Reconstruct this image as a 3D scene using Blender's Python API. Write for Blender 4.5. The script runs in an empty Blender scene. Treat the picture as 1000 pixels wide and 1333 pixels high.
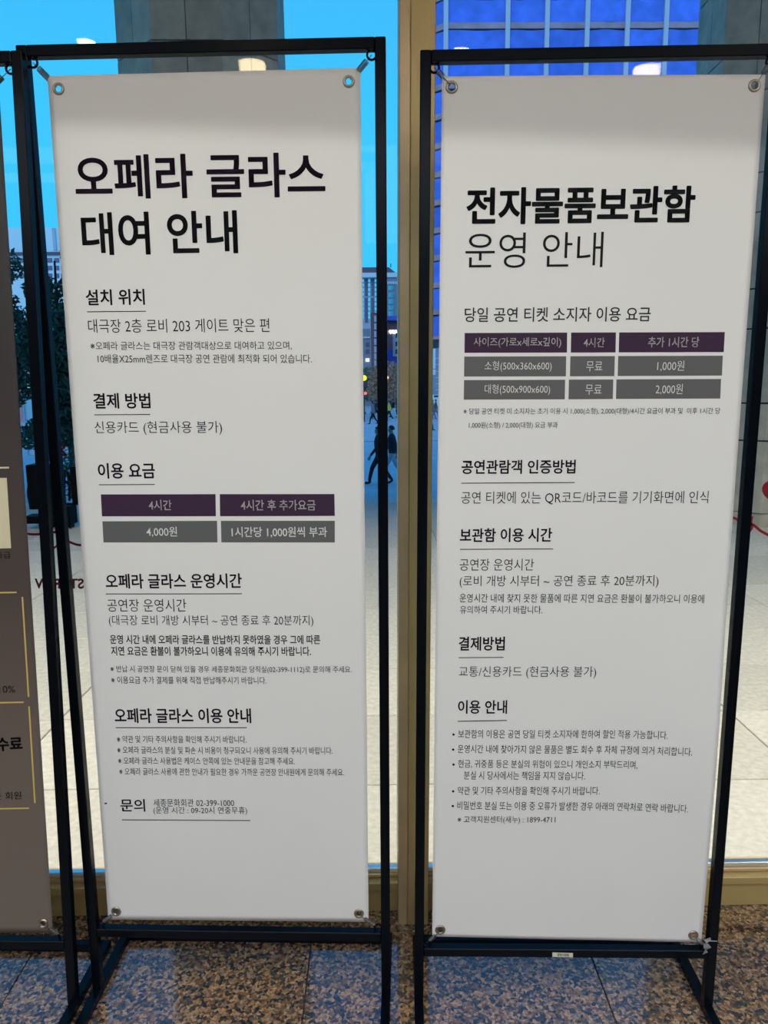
import bpy, bmesh, math, random
import numpy as np
from mathutils import Vector, Matrix

# ------------------------------------------------------------------ camera
F = 970.0            # focal length in pixels of the 1000x1333 frame
CAM_H = 1.37
R3 = np.array([[0.99988062, -0.01065601, 0.01118922],
               [-0.01279221, -0.16471705, 0.98625790],
               [-0.00866651, -0.98628330, -0.16483370]])
scene = bpy.context.scene
COL = scene.collection
cam_data = bpy.data.cameras.new('camera')
cam = bpy.data.objects.new('camera', cam_data)
COL.objects.link(cam)
cam_data.sensor_fit = 'VERTICAL'
cam_data.sensor_height = 36.0
cam_data.sensor_width = 27.0
cam_data.lens = F / 1333.0 * 36.0
cam_data.clip_start = 0.02
cam_data.clip_end = 1000
cm = Matrix(((R3[0, 0], -R3[0, 1], -R3[0, 2], 0),
             (R3[1, 0], -R3[1, 1], -R3[1, 2], 0),
             (R3[2, 0], -R3[2, 1], -R3[2, 2], CAM_H),
             (0, 0, 0, 1)))
cam.matrix_world = cm
scene.camera = cam

# ------------------------------------------------------------------ world, light, exposure
world = bpy.data.worlds.new('dusk_sky')
scene.world = world
world.use_nodes = True
bg = world.node_tree.nodes['Background']
bg.inputs['Color'].default_value = (0.05, 0.56, 1.0, 1)
bg.inputs['Strength'].default_value = 1.08
wn = world.node_tree
w_tc = wn.nodes.new('ShaderNodeTexCoord')
w_sep = wn.nodes.new('ShaderNodeSeparateXYZ')
wn.links.new(w_tc.outputs['Generated'], w_sep.inputs['Vector'])
w_cr = wn.nodes.new('ShaderNodeValToRGB')
w_el = w_cr.color_ramp.elements
w_el[0].position, w_el[0].color = 0.30, (0.050, 0.56, 1.0, 1)
w_el[1].position, w_el[1].color = 0.85, (0.055, 0.26, 0.85, 1)
wn.links.new(w_sep.outputs['Z'], w_cr.inputs['Fac'])
wn.links.new(w_cr.outputs['Color'], bg.inputs['Color'])

vs = scene.view_settings
vs.view_transform = 'Standard'
vs.look = 'None'
vs.exposure = 0.0
vs.gamma = 1.0
vs.use_curve_mapping = False

CEIL = 2.6


def area_light(name, loc, rot, sx, sy, power, color):
    l = bpy.data.lights.new(name, 'AREA')
    l.shape = 'RECTANGLE'
    l.size = sx
    l.size_y = sy
    l.energy = power
    l.color = color
    o = bpy.data.objects.new(name, l)
    o.location = loc
    o.rotation_euler = rot
    COL.objects.link(o)
    return o


def spot_light(name, loc, power, color, half_deg, blend, radius=0.04):
    l = bpy.data.lights.new(name, 'SPOT')
    l.energy = power
    l.color = color
    l.spot_size = math.radians(2 * half_deg)
    l.spot_blend = blend
    l.shadow_soft_size = radius
    o = bpy.data.objects.new(name, l)
    o.location = loc
    COL.objects.link(o)
    return o


# added soft sun, an afterglow from behind the building that warms the far facades
sun_l = bpy.data.lights.new('added_afterglow_offscreen', 'SUN')
sun_l.energy = 0.5
sun_l.color = (1.0, 0.82, 0.80)
sun_l.angle = math.radians(35)
sun = bpy.data.objects.new('added_afterglow_offscreen', sun_l)
sun.rotation_euler = (math.radians(62), 0, math.radians(-18))
COL.objects.link(sun)

# one broad area light standing in for the lobby's lamps behind the viewer
area_light('lobby_ceiling_light_offscreen', (0.3, -1.7, CEIL - 0.02), (0, 0, 0), 8.0, 2.6, 166, (0.85, 0.95, 1.10))

# ------------------------------------------------------------------ helpers
rnd = random.Random(7)


def ray(u, v):
    return R3 @ np.array([(u - 500.0) / F, (v - 666.5) / F, 1.0])


def at_y(u, v, y):
    d = ray(u, v)
    t = y / d[1]
    return Vector((d[0] * t, y, CAM_H + d[2] * t))


def at_z(u, v, z):
    d = ray(u, v)
    t = (z - CAM_H) / d[2]
    return Vector((d[0] * t, d[1] * t, z))


def project(p):
    c = (np.array(p) - np.array([0, 0, CAM_H])) @ R3
    return 500 + F * c[0] / c[2], 666.5 + F * c[1] / c[2]


def link_mesh(name, me, mat=None, parent=None):
    o = bpy.data.objects.new(name, me)
    COL.objects.link(o)
    if mat is not None and len(me.materials) == 0:
        me.materials.append(mat)
    if parent is not None:
        o.parent = parent
    return o


def obj(name, bm, mat, parent=None, smooth=False):
    bmesh.ops.recalc_face_normals(bm, faces=bm.faces[:])
    me = bpy.data.meshes.new(name)
    bm.to_mesh(me)
    bm.free()
    if smooth:
        for p in me.polygons:
            p.use_smooth = True
    return link_mesh(name, me, mat, parent)


def tag(o, label=None, cat=None, group=None, kind=None):
    if label:
        o['label'] = label
    if cat:
        o['category'] = cat
    if group:
        o['group'] = group
    if kind:
        o['kind'] = kind
    return o


def empty(name, loc=(0, 0, 0)):
    o = bpy.data.objects.new(name, None)
    o.empty_display_size = 0.1
    o.location = loc
    COL.objects.link(o)
    return o


def add_box(bm, a, b, bevel=0.0):
    x0, y0, z0 = a
    x1, y1, z1 = b
    vsx = [bm.verts.new(c) for c in ((x0, y0, z0), (x1, y0, z0), (x1, y1, z0), (x0, y1, z0),
                                     (x0, y0, z1), (x1, y0, z1), (x1, y1, z1), (x0, y1, z1))]
    fs = [bm.faces.new([vsx[i] for i in q]) for q in
          ((0, 3, 2, 1), (4, 5, 6, 7), (0, 1, 5, 4), (1, 2, 6, 5), (2, 3, 7, 6), (3, 0, 4, 7))]
    if bevel > 0:
        es = list({e for f in fs for e in f.edges})
        bmesh.ops.bevel(bm, geom=es, offset=bevel, segments=1, affect='EDGES')
    return vsx


def box(name, a, b, mat, parent=None, bevel=0.0):
    bm = bmesh.new()
    add_box(bm, a, b, bevel)
    return obj(name, bm, mat, parent)


def add_tube(bm, pts, radius, seg=8, cap=True, closed=False):
    pts = [Vector(p) for p in pts]
    n = len(pts)
    rad = radius if isinstance(radius, (list, tuple)) else [radius] * n
    rings = []
    prev = None
    for i, p in enumerate(pts):
        if closed:
            d = pts[(i + 1) % n] - pts[i - 1]
        elif i == 0:
            d = pts[1] - pts[0]
        elif i == n - 1:
            d = pts[-1] - pts[-2]
        else:
            d = pts[i + 1] - pts[i - 1]
        d.normalize()
        if prev is None:
            ref = Vector((0, 0, 1)) if abs(d.z) < 0.9 else Vector((1, 0, 0))
            a = d.cross(ref).normalized()
        else:
            a = (prev - d * prev.dot(d)).normalized()
        prev = a
        b = d.cross(a)
        rings.append([bm.verts.new(p + (a * math.cos(t) + b * math.sin(t)) * rad[i])
                      for t in [2 * math.pi * k / seg for k in range(seg)]])
    m = n if closed else n - 1
    for i in range(m):
        A, B = rings[i], rings[(i + 1) % n]
        for k in range(seg):
            bm.faces.new((A[k], A[(k + 1) % seg], B[(k + 1) % seg], B[k]))
    if cap and not closed:
        bm.faces.new(rings[0][::-1])
        bm.faces.new(rings[-1])


def add_prism(bm, poly, z0, z1):
    lo = [bm.verts.new((x, y, z0)) for x, y in poly]
    hi = [bm.verts.new((x, y, z1)) for x, y in poly]
    n = len(poly)
    bm.faces.new(lo[::-1])
    bm.faces.new(hi)
    for i in range(n):
        bm.faces.new((lo[i], lo[(i + 1) % n], hi[(i + 1) % n], hi[i]))


# ------------------------------------------------------------------ materials
def mat(name, color, rough=0.6, metal=0.0, spec=0.5, vary=0.0, scale=20.0, bump=0.0, bscale=80.0,
        emit=None, estr=0.0, randv=0.0):
    m = bpy.data.materials.new(name)
    m.use_nodes = True
    nt = m.node_tree
    b = nt.nodes['Principled BSDF']
    b.inputs['Base Color'].default_value = (*color, 1)
    b.inputs['Roughness'].default_value = rough
    b.inputs['Metallic'].default_value = metal
    b.inputs['Specular IOR Level'].default_value = spec
    if emit:
        b.inputs['Emission Color'].default_value = (*emit, 1)
        b.inputs['Emission Strength'].default_value = estr
    if vary > 0 or bump > 0 or randv > 0:
        g = nt.nodes.new('ShaderNodeNewGeometry')
    if vary > 0 or randv > 0:
        n = nt.nodes.new('ShaderNodeTexNoise')
        n.inputs['Scale'].default_value = scale
        n.inputs['Detail'].default_value = 5
        nt.links.new(g.outputs['Position'], n.inputs['Vector'])
        mr = nt.nodes.new('ShaderNodeMapRange')
        mr.inputs['From Min'].default_value = 0.25
        mr.inputs['From Max'].default_value = 0.75
        mr.inputs['To Min'].default_value = 1 - vary
        mr.inputs['To Max'].default_value = 1 + vary
        nt.links.new(n.outputs['Fac'], mr.inputs['Value'])
        val = mr.outputs['Result']
        if randv > 0:
            oi = nt.nodes.new('ShaderNodeObjectInfo')
            mr2 = nt.nodes.new('ShaderNodeMapRange')
            mr2.inputs['To Min'].default_value = 1 - randv
            mr2.inputs['To Max'].default_value = 1 + randv
            nt.links.new(oi.outputs['Random'], mr2.inputs['Value'])
            mu = nt.nodes.new('ShaderNodeMath')
            mu.operation = 'MULTIPLY'
            nt.links.new(val, mu.inputs[0])
            nt.links.new(mr2.outputs['Result'], mu.inputs[1])
            val = mu.outputs['Value']
        vm = nt.nodes.new('ShaderNodeVectorMath')
        vm.operation = 'SCALE'
        vm.inputs[0].default_value = color
        nt.links.new(val, vm.inputs['Scale'])
        nt.links.new(vm.outputs['Vector'], b.inputs['Base Color'])
    if bump > 0:
        n2 = nt.nodes.new('ShaderNodeTexNoise')
        n2.inputs['Scale'].default_value = bscale
        n2.inputs['Detail'].default_value = 4
        nt.links.new(g.outputs['Position'], n2.inputs['Vector'])
        bp = nt.nodes.new('ShaderNodeBump')
        bp.inputs['Strength'].default_value = bump
        bp.inputs['Distance'].default_value = 0.01
        nt.links.new(n2.outputs['Fac'], bp.inputs['Height'])
        nt.links.new(bp.outputs['Normal'], b.inputs['Normal'])
    return m


def granite_floor():
    m = bpy.data.materials.new('polished_brown_granite')
    m.use_nodes = True
    nt = m.node_tree
    b = nt.nodes['Principled BSDF']
    g = nt.nodes.new('ShaderNodeNewGeometry')
    nz = nt.nodes.new('ShaderNodeTexNoise')
    nz.inputs['Scale'].default_value = 90
    nz.inputs['Detail'].default_value = 3
    nt.links.new(g.outputs['Position'], nz.inputs['Vector'])
    mixv = nt.nodes.new('ShaderNodeVectorMath')
    mixv.operation = 'MULTIPLY_ADD'
    mixv.inputs[1].default_value = (0.010, 0.010, 0.0)
    nt.links.new(nz.outputs['Color'], mixv.inputs[0])
    nt.links.new(g.outputs['Position'], mixv.inputs[2])
    v = nt.nodes.new('ShaderNodeTexVoronoi')
    v.inputs['Scale'].default_value = 135
    nt.links.new(mixv.outputs['Vector'], v.inputs['Vector'])
    sep = nt.nodes.new('ShaderNodeSeparateColor')
    nt.links.new(v.outputs['Color'], sep.inputs['Color'])
    cr = nt.nodes.new('ShaderNodeValToRGB')
    cr.color_ramp.interpolation = 'CONSTANT'
    els = cr.color_ramp.elements
    stops = [(0.0, (0.035, 0.033, 0.033)), (0.14, (0.075, 0.060, 0.050)), (0.36, (0.20, 0.105, 0.05)),
             (0.55, (0.36, 0.195, 0.085)), (0.74, (0.46, 0.275, 0.14)), (0.90, (0.25, 0.18, 0.14))]
    els[0].position, els[0].color = 0.0, (*stops[0][1], 1)
    els[1].position, els[1].color = stops[1][0], (*stops[1][1], 1)
    for p, c in stops[2:]:
        e = els.new(p)
        e.color = (*c, 1)
    nt.links.new(sep.outputs['Red'], cr.inputs['Fac'])
    n3 = nt.nodes.new('ShaderNodeTexNoise')
    n3.inputs['Scale'].default_value = 160
    n3.inputs['Detail'].default_value = 4
    nt.links.new(g.outputs['Position'], n3.inputs['Vector'])
    mr = nt.nodes.new('ShaderNodeMapRange')
    mr.inputs['From Min'].default_value = 0.38
    mr.inputs['From Max'].default_value = 0.6
    mr.inputs['To Min'].default_value = 0.55
    mr.inputs['To Max'].default_value = 1.15
    nt.links.new(n3.outputs['Fac'], mr.inputs['Value'])
    vm = nt.nodes.new('ShaderNodeVectorMath')
    vm.operation = 'SCALE'
    nt.links.new(cr.outputs['Color'], vm.inputs[0])
    nt.links.new(mr.outputs['Result'], vm.inputs['Scale'])
    nt.links.new(vm.outputs['Vector'], b.inputs['Base Color'])
    b.inputs['Roughness'].default_value = 0.06
    b.inputs['IOR'].default_value = 1.6
    b.inputs['Specular IOR Level'].default_value = 0.6
    b.inputs['Coat Weight'].default_value = 0.12
    b.inputs['Coat IOR'].default_value = 1.75
    b.inputs['Coat Roughness'].default_value = 0.03
    return m


def glass_mat():
    m = bpy.data.materials.new('clear_glass')
    m.use_nodes = True
    nt = m.node_tree
    nt.nodes.remove(nt.nodes['Principled BSDF'])
    out = nt.nodes['Material Output']
    tr = nt.nodes.new('ShaderNodeBsdfTransparent')
    tr.inputs['Color'].default_value = (0.97, 0.99, 0.985, 1)
    gl = nt.nodes.new('ShaderNodeBsdfGlossy')
    gl.inputs['Roughness'].default_value = 0.015
    fr = nt.nodes.new('ShaderNodeFresnel')
    fr.inputs['IOR'].default_value = 1.22
    mx = nt.nodes.new('ShaderNodeMixShader')
    nt.links.new(fr.outputs['Fac'], mx.inputs['Fac'])
    nt.links.new(tr.outputs['BSDF'], mx.inputs[1])
    nt.links.new(gl.outputs['BSDF'], mx.inputs[2])
    nt.links.new(mx.outputs['Shader'], out.inputs['Surface'])
    return m


def brown_print():
    # a printed design that runs from chocolate at the head to taupe at the foot
    m = bpy.data.materials.new('brown_printed_vinyl')
    m.use_nodes = True
    nt = m.node_tree
    b = nt.nodes['Principled BSDF']
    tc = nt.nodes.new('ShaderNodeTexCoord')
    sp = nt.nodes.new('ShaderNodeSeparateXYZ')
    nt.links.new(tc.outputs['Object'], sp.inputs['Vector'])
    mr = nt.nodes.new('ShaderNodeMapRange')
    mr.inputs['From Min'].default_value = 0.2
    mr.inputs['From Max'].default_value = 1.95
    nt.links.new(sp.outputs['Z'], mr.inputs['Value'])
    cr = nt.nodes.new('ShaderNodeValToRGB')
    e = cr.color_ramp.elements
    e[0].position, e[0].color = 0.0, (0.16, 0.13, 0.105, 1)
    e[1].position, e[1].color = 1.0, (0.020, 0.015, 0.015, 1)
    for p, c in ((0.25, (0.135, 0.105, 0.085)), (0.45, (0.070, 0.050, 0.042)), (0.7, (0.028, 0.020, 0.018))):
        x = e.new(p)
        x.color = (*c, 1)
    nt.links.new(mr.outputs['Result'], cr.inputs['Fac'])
    nt.links.new(cr.outputs['Color'], b.inputs['Base Color'])
    b.inputs['Roughness'].default_value = 0.55
    return m


M = {}
M['floor'] = granite_floor()
M['glass'] = glass_mat()
M['grout'] = mat('dark_grout', (0.05, 0.045, 0.04), 0.8)
M['bronze'] = mat('satin_bronze', (0.54, 0.385, 0.15), 0.42, 0.3, vary=0.08, scale=6)
M['bronze_light'] = mat('lighter_bronze', (0.62, 0.44, 0.23), 0.38, 0.3, vary=0.12, scale=9)  # lighter tone of the satin bronze
M['alu'] = mat('bare_aluminium', (0.75, 0.78, 0.8), 0.3, 0.9)
M['black'] = mat('black_powder_coat', (0.002, 0.0035, 0.006), 0.22, 0.0, 0.10)
M['vinyl'] = mat('white_banner_vinyl', (0.76, 0.75, 0.715), 0.55, vary=0.012, scale=5)
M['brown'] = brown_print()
M['ink_purple'] = mat('aubergine_ink', (0.022, 0.010, 0.023), 0.6, spec=0.08)
M['ink_dark'] = mat('charcoal_ink', (0.012, 0.013, 0.015), 0.6, spec=0.08)
M['ink_mid'] = mat('dark_grey_ink', (0.032, 0.032, 0.034), 0.6, spec=0.08)
M['ink_black'] = mat('black_ink', (0.008, 0.007, 0.007), 0.6, spec=0.08)
M['cell_purple'] = mat('aubergine_panel_ink', (0.050, 0.026, 0.053), 0.6, spec=0.1)
M['cell_grey'] = mat('grey_panel_ink', (0.122, 0.122, 0.122), 0.6, spec=0.1)
M['ink_white'] = mat('white_ink', (0.70, 0.69, 0.65), 0.6)
M['ink_gold'] = mat('gold_ink', (0.62, 0.44, 0.11), 0.5)
M['ink_cream'] = mat('cream_ink', (0.66, 0.58, 0.38), 0.6)
M['brass_eye'] = mat('nickel_brass', (0.40, 0.35, 0.26), 0.3, 1.0)
M['steel'] = mat('spring_steel', (0.30, 0.29, 0.28), 0.35, 1.0)
M['ceil'] = mat('white_plaster', (0.55, 0.55, 0.55), 0.9)
M['wall'] = mat('warm_stone_wall', (0.42, 0.41, 0.40), 0.8)
M['lamp_warm'] = mat('warm_lamp', (0.8, 0.7, 0.5), 0.5, emit=(1.0, 0.80, 0.48), estr=60)
M['lamp_white'] = mat('white_lamp', (0.9, 0.9, 0.9), 0.5, emit=(1.0, 0.97, 0.92), estr=160)
M['paver'] = mat('flamed_granite_paver', (0.56, 0.50, 0.455), 0.85, vary=0.16, scale=38, bump=0.35, bscale=110, randv=0.09)
M['joint'] = mat('paver_joint', (0.16, 0.15, 0.14), 0.9)
M['plaza'] = mat('plaza_granite', (0.60, 0.575, 0.57), 0.8, vary=0.10, scale=0.8)
M['column'] = mat('column_granite', (0.46, 0.41, 0.36), 0.75, vary=0.22, scale=7, bump=0.1, bscale=60, randv=0.07)
M['canopy'] = mat('canopy_panel', (0.30, 0.29, 0.28), 0.9)
M['decal'] = mat('red_vinyl_decal', (0.34, 0.022, 0.028), 0.6, spec=0.1)
M['dark_case'] = mat('black_plastic_case', (0.003, 0.003, 0.004), 0.45, spec=0.06)
M['sticker'] = mat('cream_paper_sticker', (0.70, 0.65, 0.50), 0.6)
M['tape'] = mat('cloudy_tape', (0.22, 0.22, 0.23), 0.2)

# ------------------------------------------------------------------ the room
GLASS_Y = 1.80
KICK_Y = 1.768
XW0, XW1 = -5.2, 5.6

# floor: polished slabs on a 0.685 m pitch, joints along x = -0.859, -0.172, 0.513 ...
floor = box('floor', (XW0, -14.2, -0.06), (XW1, 1.79, -0.004), M['grout'])
tag(floor, kind='structure', label='polished brown granite lobby floor', cat='floor')
PITCH = 0.686
J = 0.0015
tile_me = {}
xj = [-0.859 + PITCH * k for k in range(-6, 10)]
yj = [1.79 - PITCH * k for k in range(0, 24)]
for i in range(len(xj) - 1):
    for j in range(len(yj) - 1):
        x0, x1, y0, y1 = xj[i], xj[i + 1], yj[j + 1], yj[j]
        if j > 3 or x0 < -3.2 or x1 > 3.4:
            continue
        if 'tile' not in tile_me:
            bm = bmesh.new()
            add_box(bm, (-PITCH / 2 + J, -PITCH / 2 + J, -0.02), (PITCH / 2 - J, PITCH / 2 - J, 0.0), 0.0008)
            bmesh.ops.recalc_face_normals(bm, faces=bm.faces[:])
            me = bpy.data.meshes.new('tile')
            bm.to_mesh(me)
            bm.free()
            me.materials.append(M['floor'])
            tile_me['tile'] = me
        t = link_mesh('tile', tile_me['tile'], None, floor)
        t.location = ((x0 + x1) / 2, (y0 + y1) / 2, 0.0)
# the rest of the lobby floor, behind the viewer, in one sheet at the tiles' level
rest = box('tile_field', (XW0, -14.2, -0.02), (XW1, yj[4] - J, 0.0), M['floor'], floor)
box('tile_field', (XW0, yj[4] + J, -0.02), (-3.2 - PITCH * 0 - 0.06, 1.79, 0.0), M['floor'], floor)
box('tile_field', (3.26, yj[4] + J, -0.02), (XW1, 1.79, 0.0), M['floor'], floor)

ceiling = box('ceiling', (XW0, -14.2, CEIL), (XW1, 1.95, CEIL + 0.2), M['ceil'])
tag(ceiling, kind='structure', label='white plaster lobby ceiling', cat='ceiling')
for nm, a, b in (('wall_left', (XW0 - 0.2, -14.2, 0), (XW0, 1.95, CEIL)),
                 ('wall_right', (XW1, -14.2, 0), (XW1 + 0.2, 1.95, CEIL)),
                 ('wall_back', (XW0, -14.4, 0), (XW1, -14.2, CEIL))):
    tag(box(nm, a, b, M['wall']), kind='structure', label='warm stone lobby wall', cat='wall')

# window wall: bronze mullions, low bronze sill, glass panes
win = empty('window_1', (0, KICK_Y, 0))
tag(win, kind='structure', label='tall lobby window with bronze mullions and low sill', cat='window')


def wpart(name, a, b, m, bevel=0.0015, parent=None):
    p = parent or win
    off = win.location
    o = box(name, tuple(Vector(a) - off), tuple(Vector(b) - off), m, p, bevel)
    return o


mull_x = [-2.35, 0.090, 2.53]
for k, mx in enumerate(mull_x):
    w = wpart('mullion', (mx - 0.012, 1.722, 0.0), (mx + 0.041, 1.86, CEIL), M['bronze'])
    w2 = wpart('mullion_strip', (mx - 0.036, 1.7235, 0.0), (mx - 0.0122, 1.86, CEIL), M['bronze_light'])
    w3 = wpart('mullion_stop', (mx + 0.0408, 1.765, 0.0), (mx + 0.0445, 1.86, CEIL), M['bronze_light'], 0.0008)
    if k == 1:          # this mullion stands very slightly out of plumb
        for o_ in (w, w2, w3):
            o_.rotation_euler.y = 0.0068
            o_.location.x -= 0.0072
edges = [XW0] + [v for mx in mull_x for v in (mx - 0.036, mx + 0.0445)] + [XW1]
for k in range(0, len(edges), 2):
    xa, xb = edges[k] - 0.012, edges[k + 1] + 0.008      # tenoned into the mullions
    wpart('kick_panel', (xa, 1.775, 0.0), (xb, 1.836, 0.070), M['bronze'])
    wpart('sill_rail', (xa, 1.762, 0.0705), (xb, 1.836, 0.091), M['bronze'])
    wpart('sill_ledge', (xa, 1.785, 0.0915), (xb, 1.836, 0.101), M['bronze_light'])
    wpart('glazing_bead', (xa, 1.792, 0.1015), (xb, 1.81, 0.114), M['alu'])
    wpart('pane', (xa, GLASS_Y + 0.012, 0.106), (xb + 0.006, GLASS_Y + 0.020, CEIL), M['glass'], 0.0)

# ceiling downlights: lamps that the window glass mirrors
LAMPS = [(-1.014, 0.716, 'lamp_white', 0.030, 0), (-0.454, 0.533, 'lamp_warm', 0.05, 24), (0.332, 0.638, 'lamp_white', 0.030, 0),
         (1.081, 0.478, 'lamp_warm', 0.05, 24),
         (0.42, -12.933, 'lamp_white', 0.10, 0)]
for i, (lx, ly, lm, lr, pw) in enumerate(LAMPS):
    e = empty('downlight', (lx, ly, CEIL))
    tag(e, ('small white recessed spot in the lobby ceiling' if lm == 'lamp_white' else
            'warm recessed downlight in the lobby ceiling above the banners'), 'ceiling light', 'lobby downlights')
    bm = bmesh.new()
    circ = [(math.cos(2 * math.pi * k / 20), math.sin(2 * math.pi * k / 20)) for k in range(20)]
    add_tube(bm, [(c * (lr + 0.008), s * (lr + 0.008), -0.004) for c, s in circ], 0.006, 6, closed=True)
    obj('trim_ring', bm, M['steel'], e)
    bm = bmesh.new()
    add_prism(bm, [(c * lr, s * lr) for c, s in circ], -0.030 if pw else (-0.07 if ly < -5 else -0.006), 0.0)
    obj('lamp_disc_offscreen', bm, M[lm], e)

# unseen linear light; the valance is added to shade the banner heads along a straight edge
lin = empty('linear_light', (-0.3, 0.037, CEIL))
lin.rotation_euler = (0, 0, math.radians(-8.5))
tag(lin, 'unseen long linear ceiling light behind an added valance', 'ceiling light')
box('valance', (-4.2, 0.263, -0.154), (4.2, 0.275, 0.0), M['black'], lin)
box('housing', (-3.6, -0.06, -0.012), (3.6, 0.06, 0.0), M['black'], lin)
strip = area_light('linear_light_strip_offscreen', (0, 0, -0.02), (0, 0, 0), 7.0, 0.018, 43, (0.97, 1.0, 0.93))
strip.parent = lin

# ------------------------------------------------------------------ banner stands
TUBE = 0.020


class Stand:
    """A racked square-tube frame: local x along the frame, y away from the viewer, z up."""

    def __init__(self, x0, y0, a, w, ht, hb, b, q):
        self.w, self.ht, self.hb, self.b, self.q = w, ht, hb, b, q
        self.m = Matrix.Translation((x0, y0, 0)) @ Matrix.Rotation(a, 4, 'Z')
        self.inv = self.m.inverted()

    def shear(self, p):
        return Vector((p[0] + self.b * max(p[2] - 0.02, 0), p[1] + self.q * max(p[2] - 0.02, 0), p[2]))

    def pix(self, u, v, yl):
        """photo pixel -> local x, z on the plane local y = yl (+ lean)"""
        o = self.inv @ Vector((0, 0, CAM_H))
        d = self.inv.to_3x3() @ Vector(ray(u, v))
        # y = yl + q (z - .02)
        t = (yl + self.q * (o.z - 0.02) - o.y) / (d.y - self.q * d.z)
        p = o + d * t
        return p.x - self.b * (p.z - 0.02), p.z

    def scale_at(self, x, z, yl):
        p0 = self.m @ self.shear((x, yl, z))
        p1 = self.m @ self.shear((x, yl, z + 0.01))
        return math.hypot(*(np.array(project(p1)) - np.array(project(p0)))) / 0.01


S0 = Stand(-0.678 - 0.683 * math.cos(-0.04), 1.463 + 0.683 * math.sin(0.04), -0.04, 0.683, 1.972, 0.178, 0.0265, 0.0)
S1 = Stand(-0.6589, 1.5079, -0.0434, 0.681, 1.9966, 0.1732, 0.0031, -0.0042)
S2 = Stand(0.0743, 1.4502, -0.0333, 0.657, 1.969, 0.1572, 0.0075, 0.0042)


def tube_part(S, name, a, b, parent):
    bm = bmesh.new()
    add_box(bm, a, b, 0.0016)
    for v in bm.verts:
        v.co = S.shear(v.co)
    return obj(name, bm, M['black'], parent)


def make_stand(S, label, back, front):
    e = empty('banner_stand')
    e.matrix_world = S.m
    tag(e, label, 'banner stand')
    w, ht, hb, t = S.w, S.ht, S.hb, TUBE
    tube_part(S, 'post', (0, 0, t), (t, t, ht), e)
    tube_part(S, 'post', (w - t, 0, t), (w, t, ht), e)
    tube_part(S, 'top_bar', (t, 0, ht - t), (w - t, t, ht), e)
    tube_part(S, 'bottom_bar', (t, 0, hb - t), (w - t, t, hb), e)
    for x in (0, w - t):
        tube_part(S, 'foot', (x, -front, 0), (x + t, back, t), e)
    tube_part(S, 'back_bar', (t, back - t, 0), (w - t, back, t), e)
    # small welded eyes in the inner corners
    for x, z in ((t + 0.006, ht - t - 0.007), (w - t - 0.006, ht - t - 0.007), (t + 0.006, hb + 0.007), (w - t - 0.006, hb + 0.007)):
        bm = bmesh.new()
        c = S.shear((x, t / 2, z))
        add_tube(bm, [c + Vector((math.cos(k * math.pi / 7), 0, math.sin(k * math.pi / 7))) * 0.0085 for k in range(14)], 0.0022, 6, closed=True)
        obj('eye_ring', bm, M['black'], e, True)
    return e


E0 = make_stand(S0, 'black tube frame holding the brown banner', 0.20, 0.17)
E1 = make_stand(S1, 'black tube frame holding the white opera glass rental banner', 0.195, 0.19)
E2 = make_stand(S2, 'black tube frame holding the white electronic locker banner, with a paper sticker', 0.215, 0.18)

# ------------------------------------------------------------------ banners
SHEET_Y = 0.009


TEXTS = []


def text_outlines(items):
    """[(string, weight, res)] -> [(verts Nx2, faces)]: lines of one weight are set together, then cut apart"""
    out = [None] * len(items)
    groups = {}
    for i, (s, w, r) in enumerate(items):
        groups.setdefault((w, r), []).append(i)
    for (w, r), idx in groups.items():
        cu = bpy.data.curves.new('txt', 'FONT')
        cu.body = '\n'.join(items[i][0] for i in idx)
        cu.size = 1.0
        cu.space_line = 4.0
        cu.offset = w
        cu.resolution_u = r
        cu.fill_mode = 'FRONT'
        ob = bpy.data.objects.new('txt', cu)
        COL.objects.link(ob)
        bpy.context.view_layer.update()
        me = bpy.data.meshes.new_from_object(ob.evaluated_get(bpy.context.evaluated_depsgraph_get()))
        bpy.data.objects.remove(ob)
        bpy.data.curves.remove(cu)
        n = len(me.vertices)
        co = np.empty(n * 3)
        me.vertices.foreach_get('co', co)
        co = co.reshape(-1, 3)
        line = np.rint((0.3 - co[:, 1]) / 4.0).astype(int)
        faces = [tuple(p.vertices) for p in me.polygons]
        fl_ = [line[f[0]] for f in faces]
        for k, i in enumerate(idx):
            vi = np.nonzero(line == k)[0]
            remap = {int(v): j for j, v in enumerate(vi)}
            out[i] = (co[vi][:, :2], [tuple(remap[v] for v in f) for f, l in zip(faces, fl_) if l == k])
        bpy.data.meshes.remove(me)
    return out


def heavier(w):
    """how far a bold line's outlines are struck again beside themselves"""
    return max(w - 0.010, 0.0)


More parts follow.
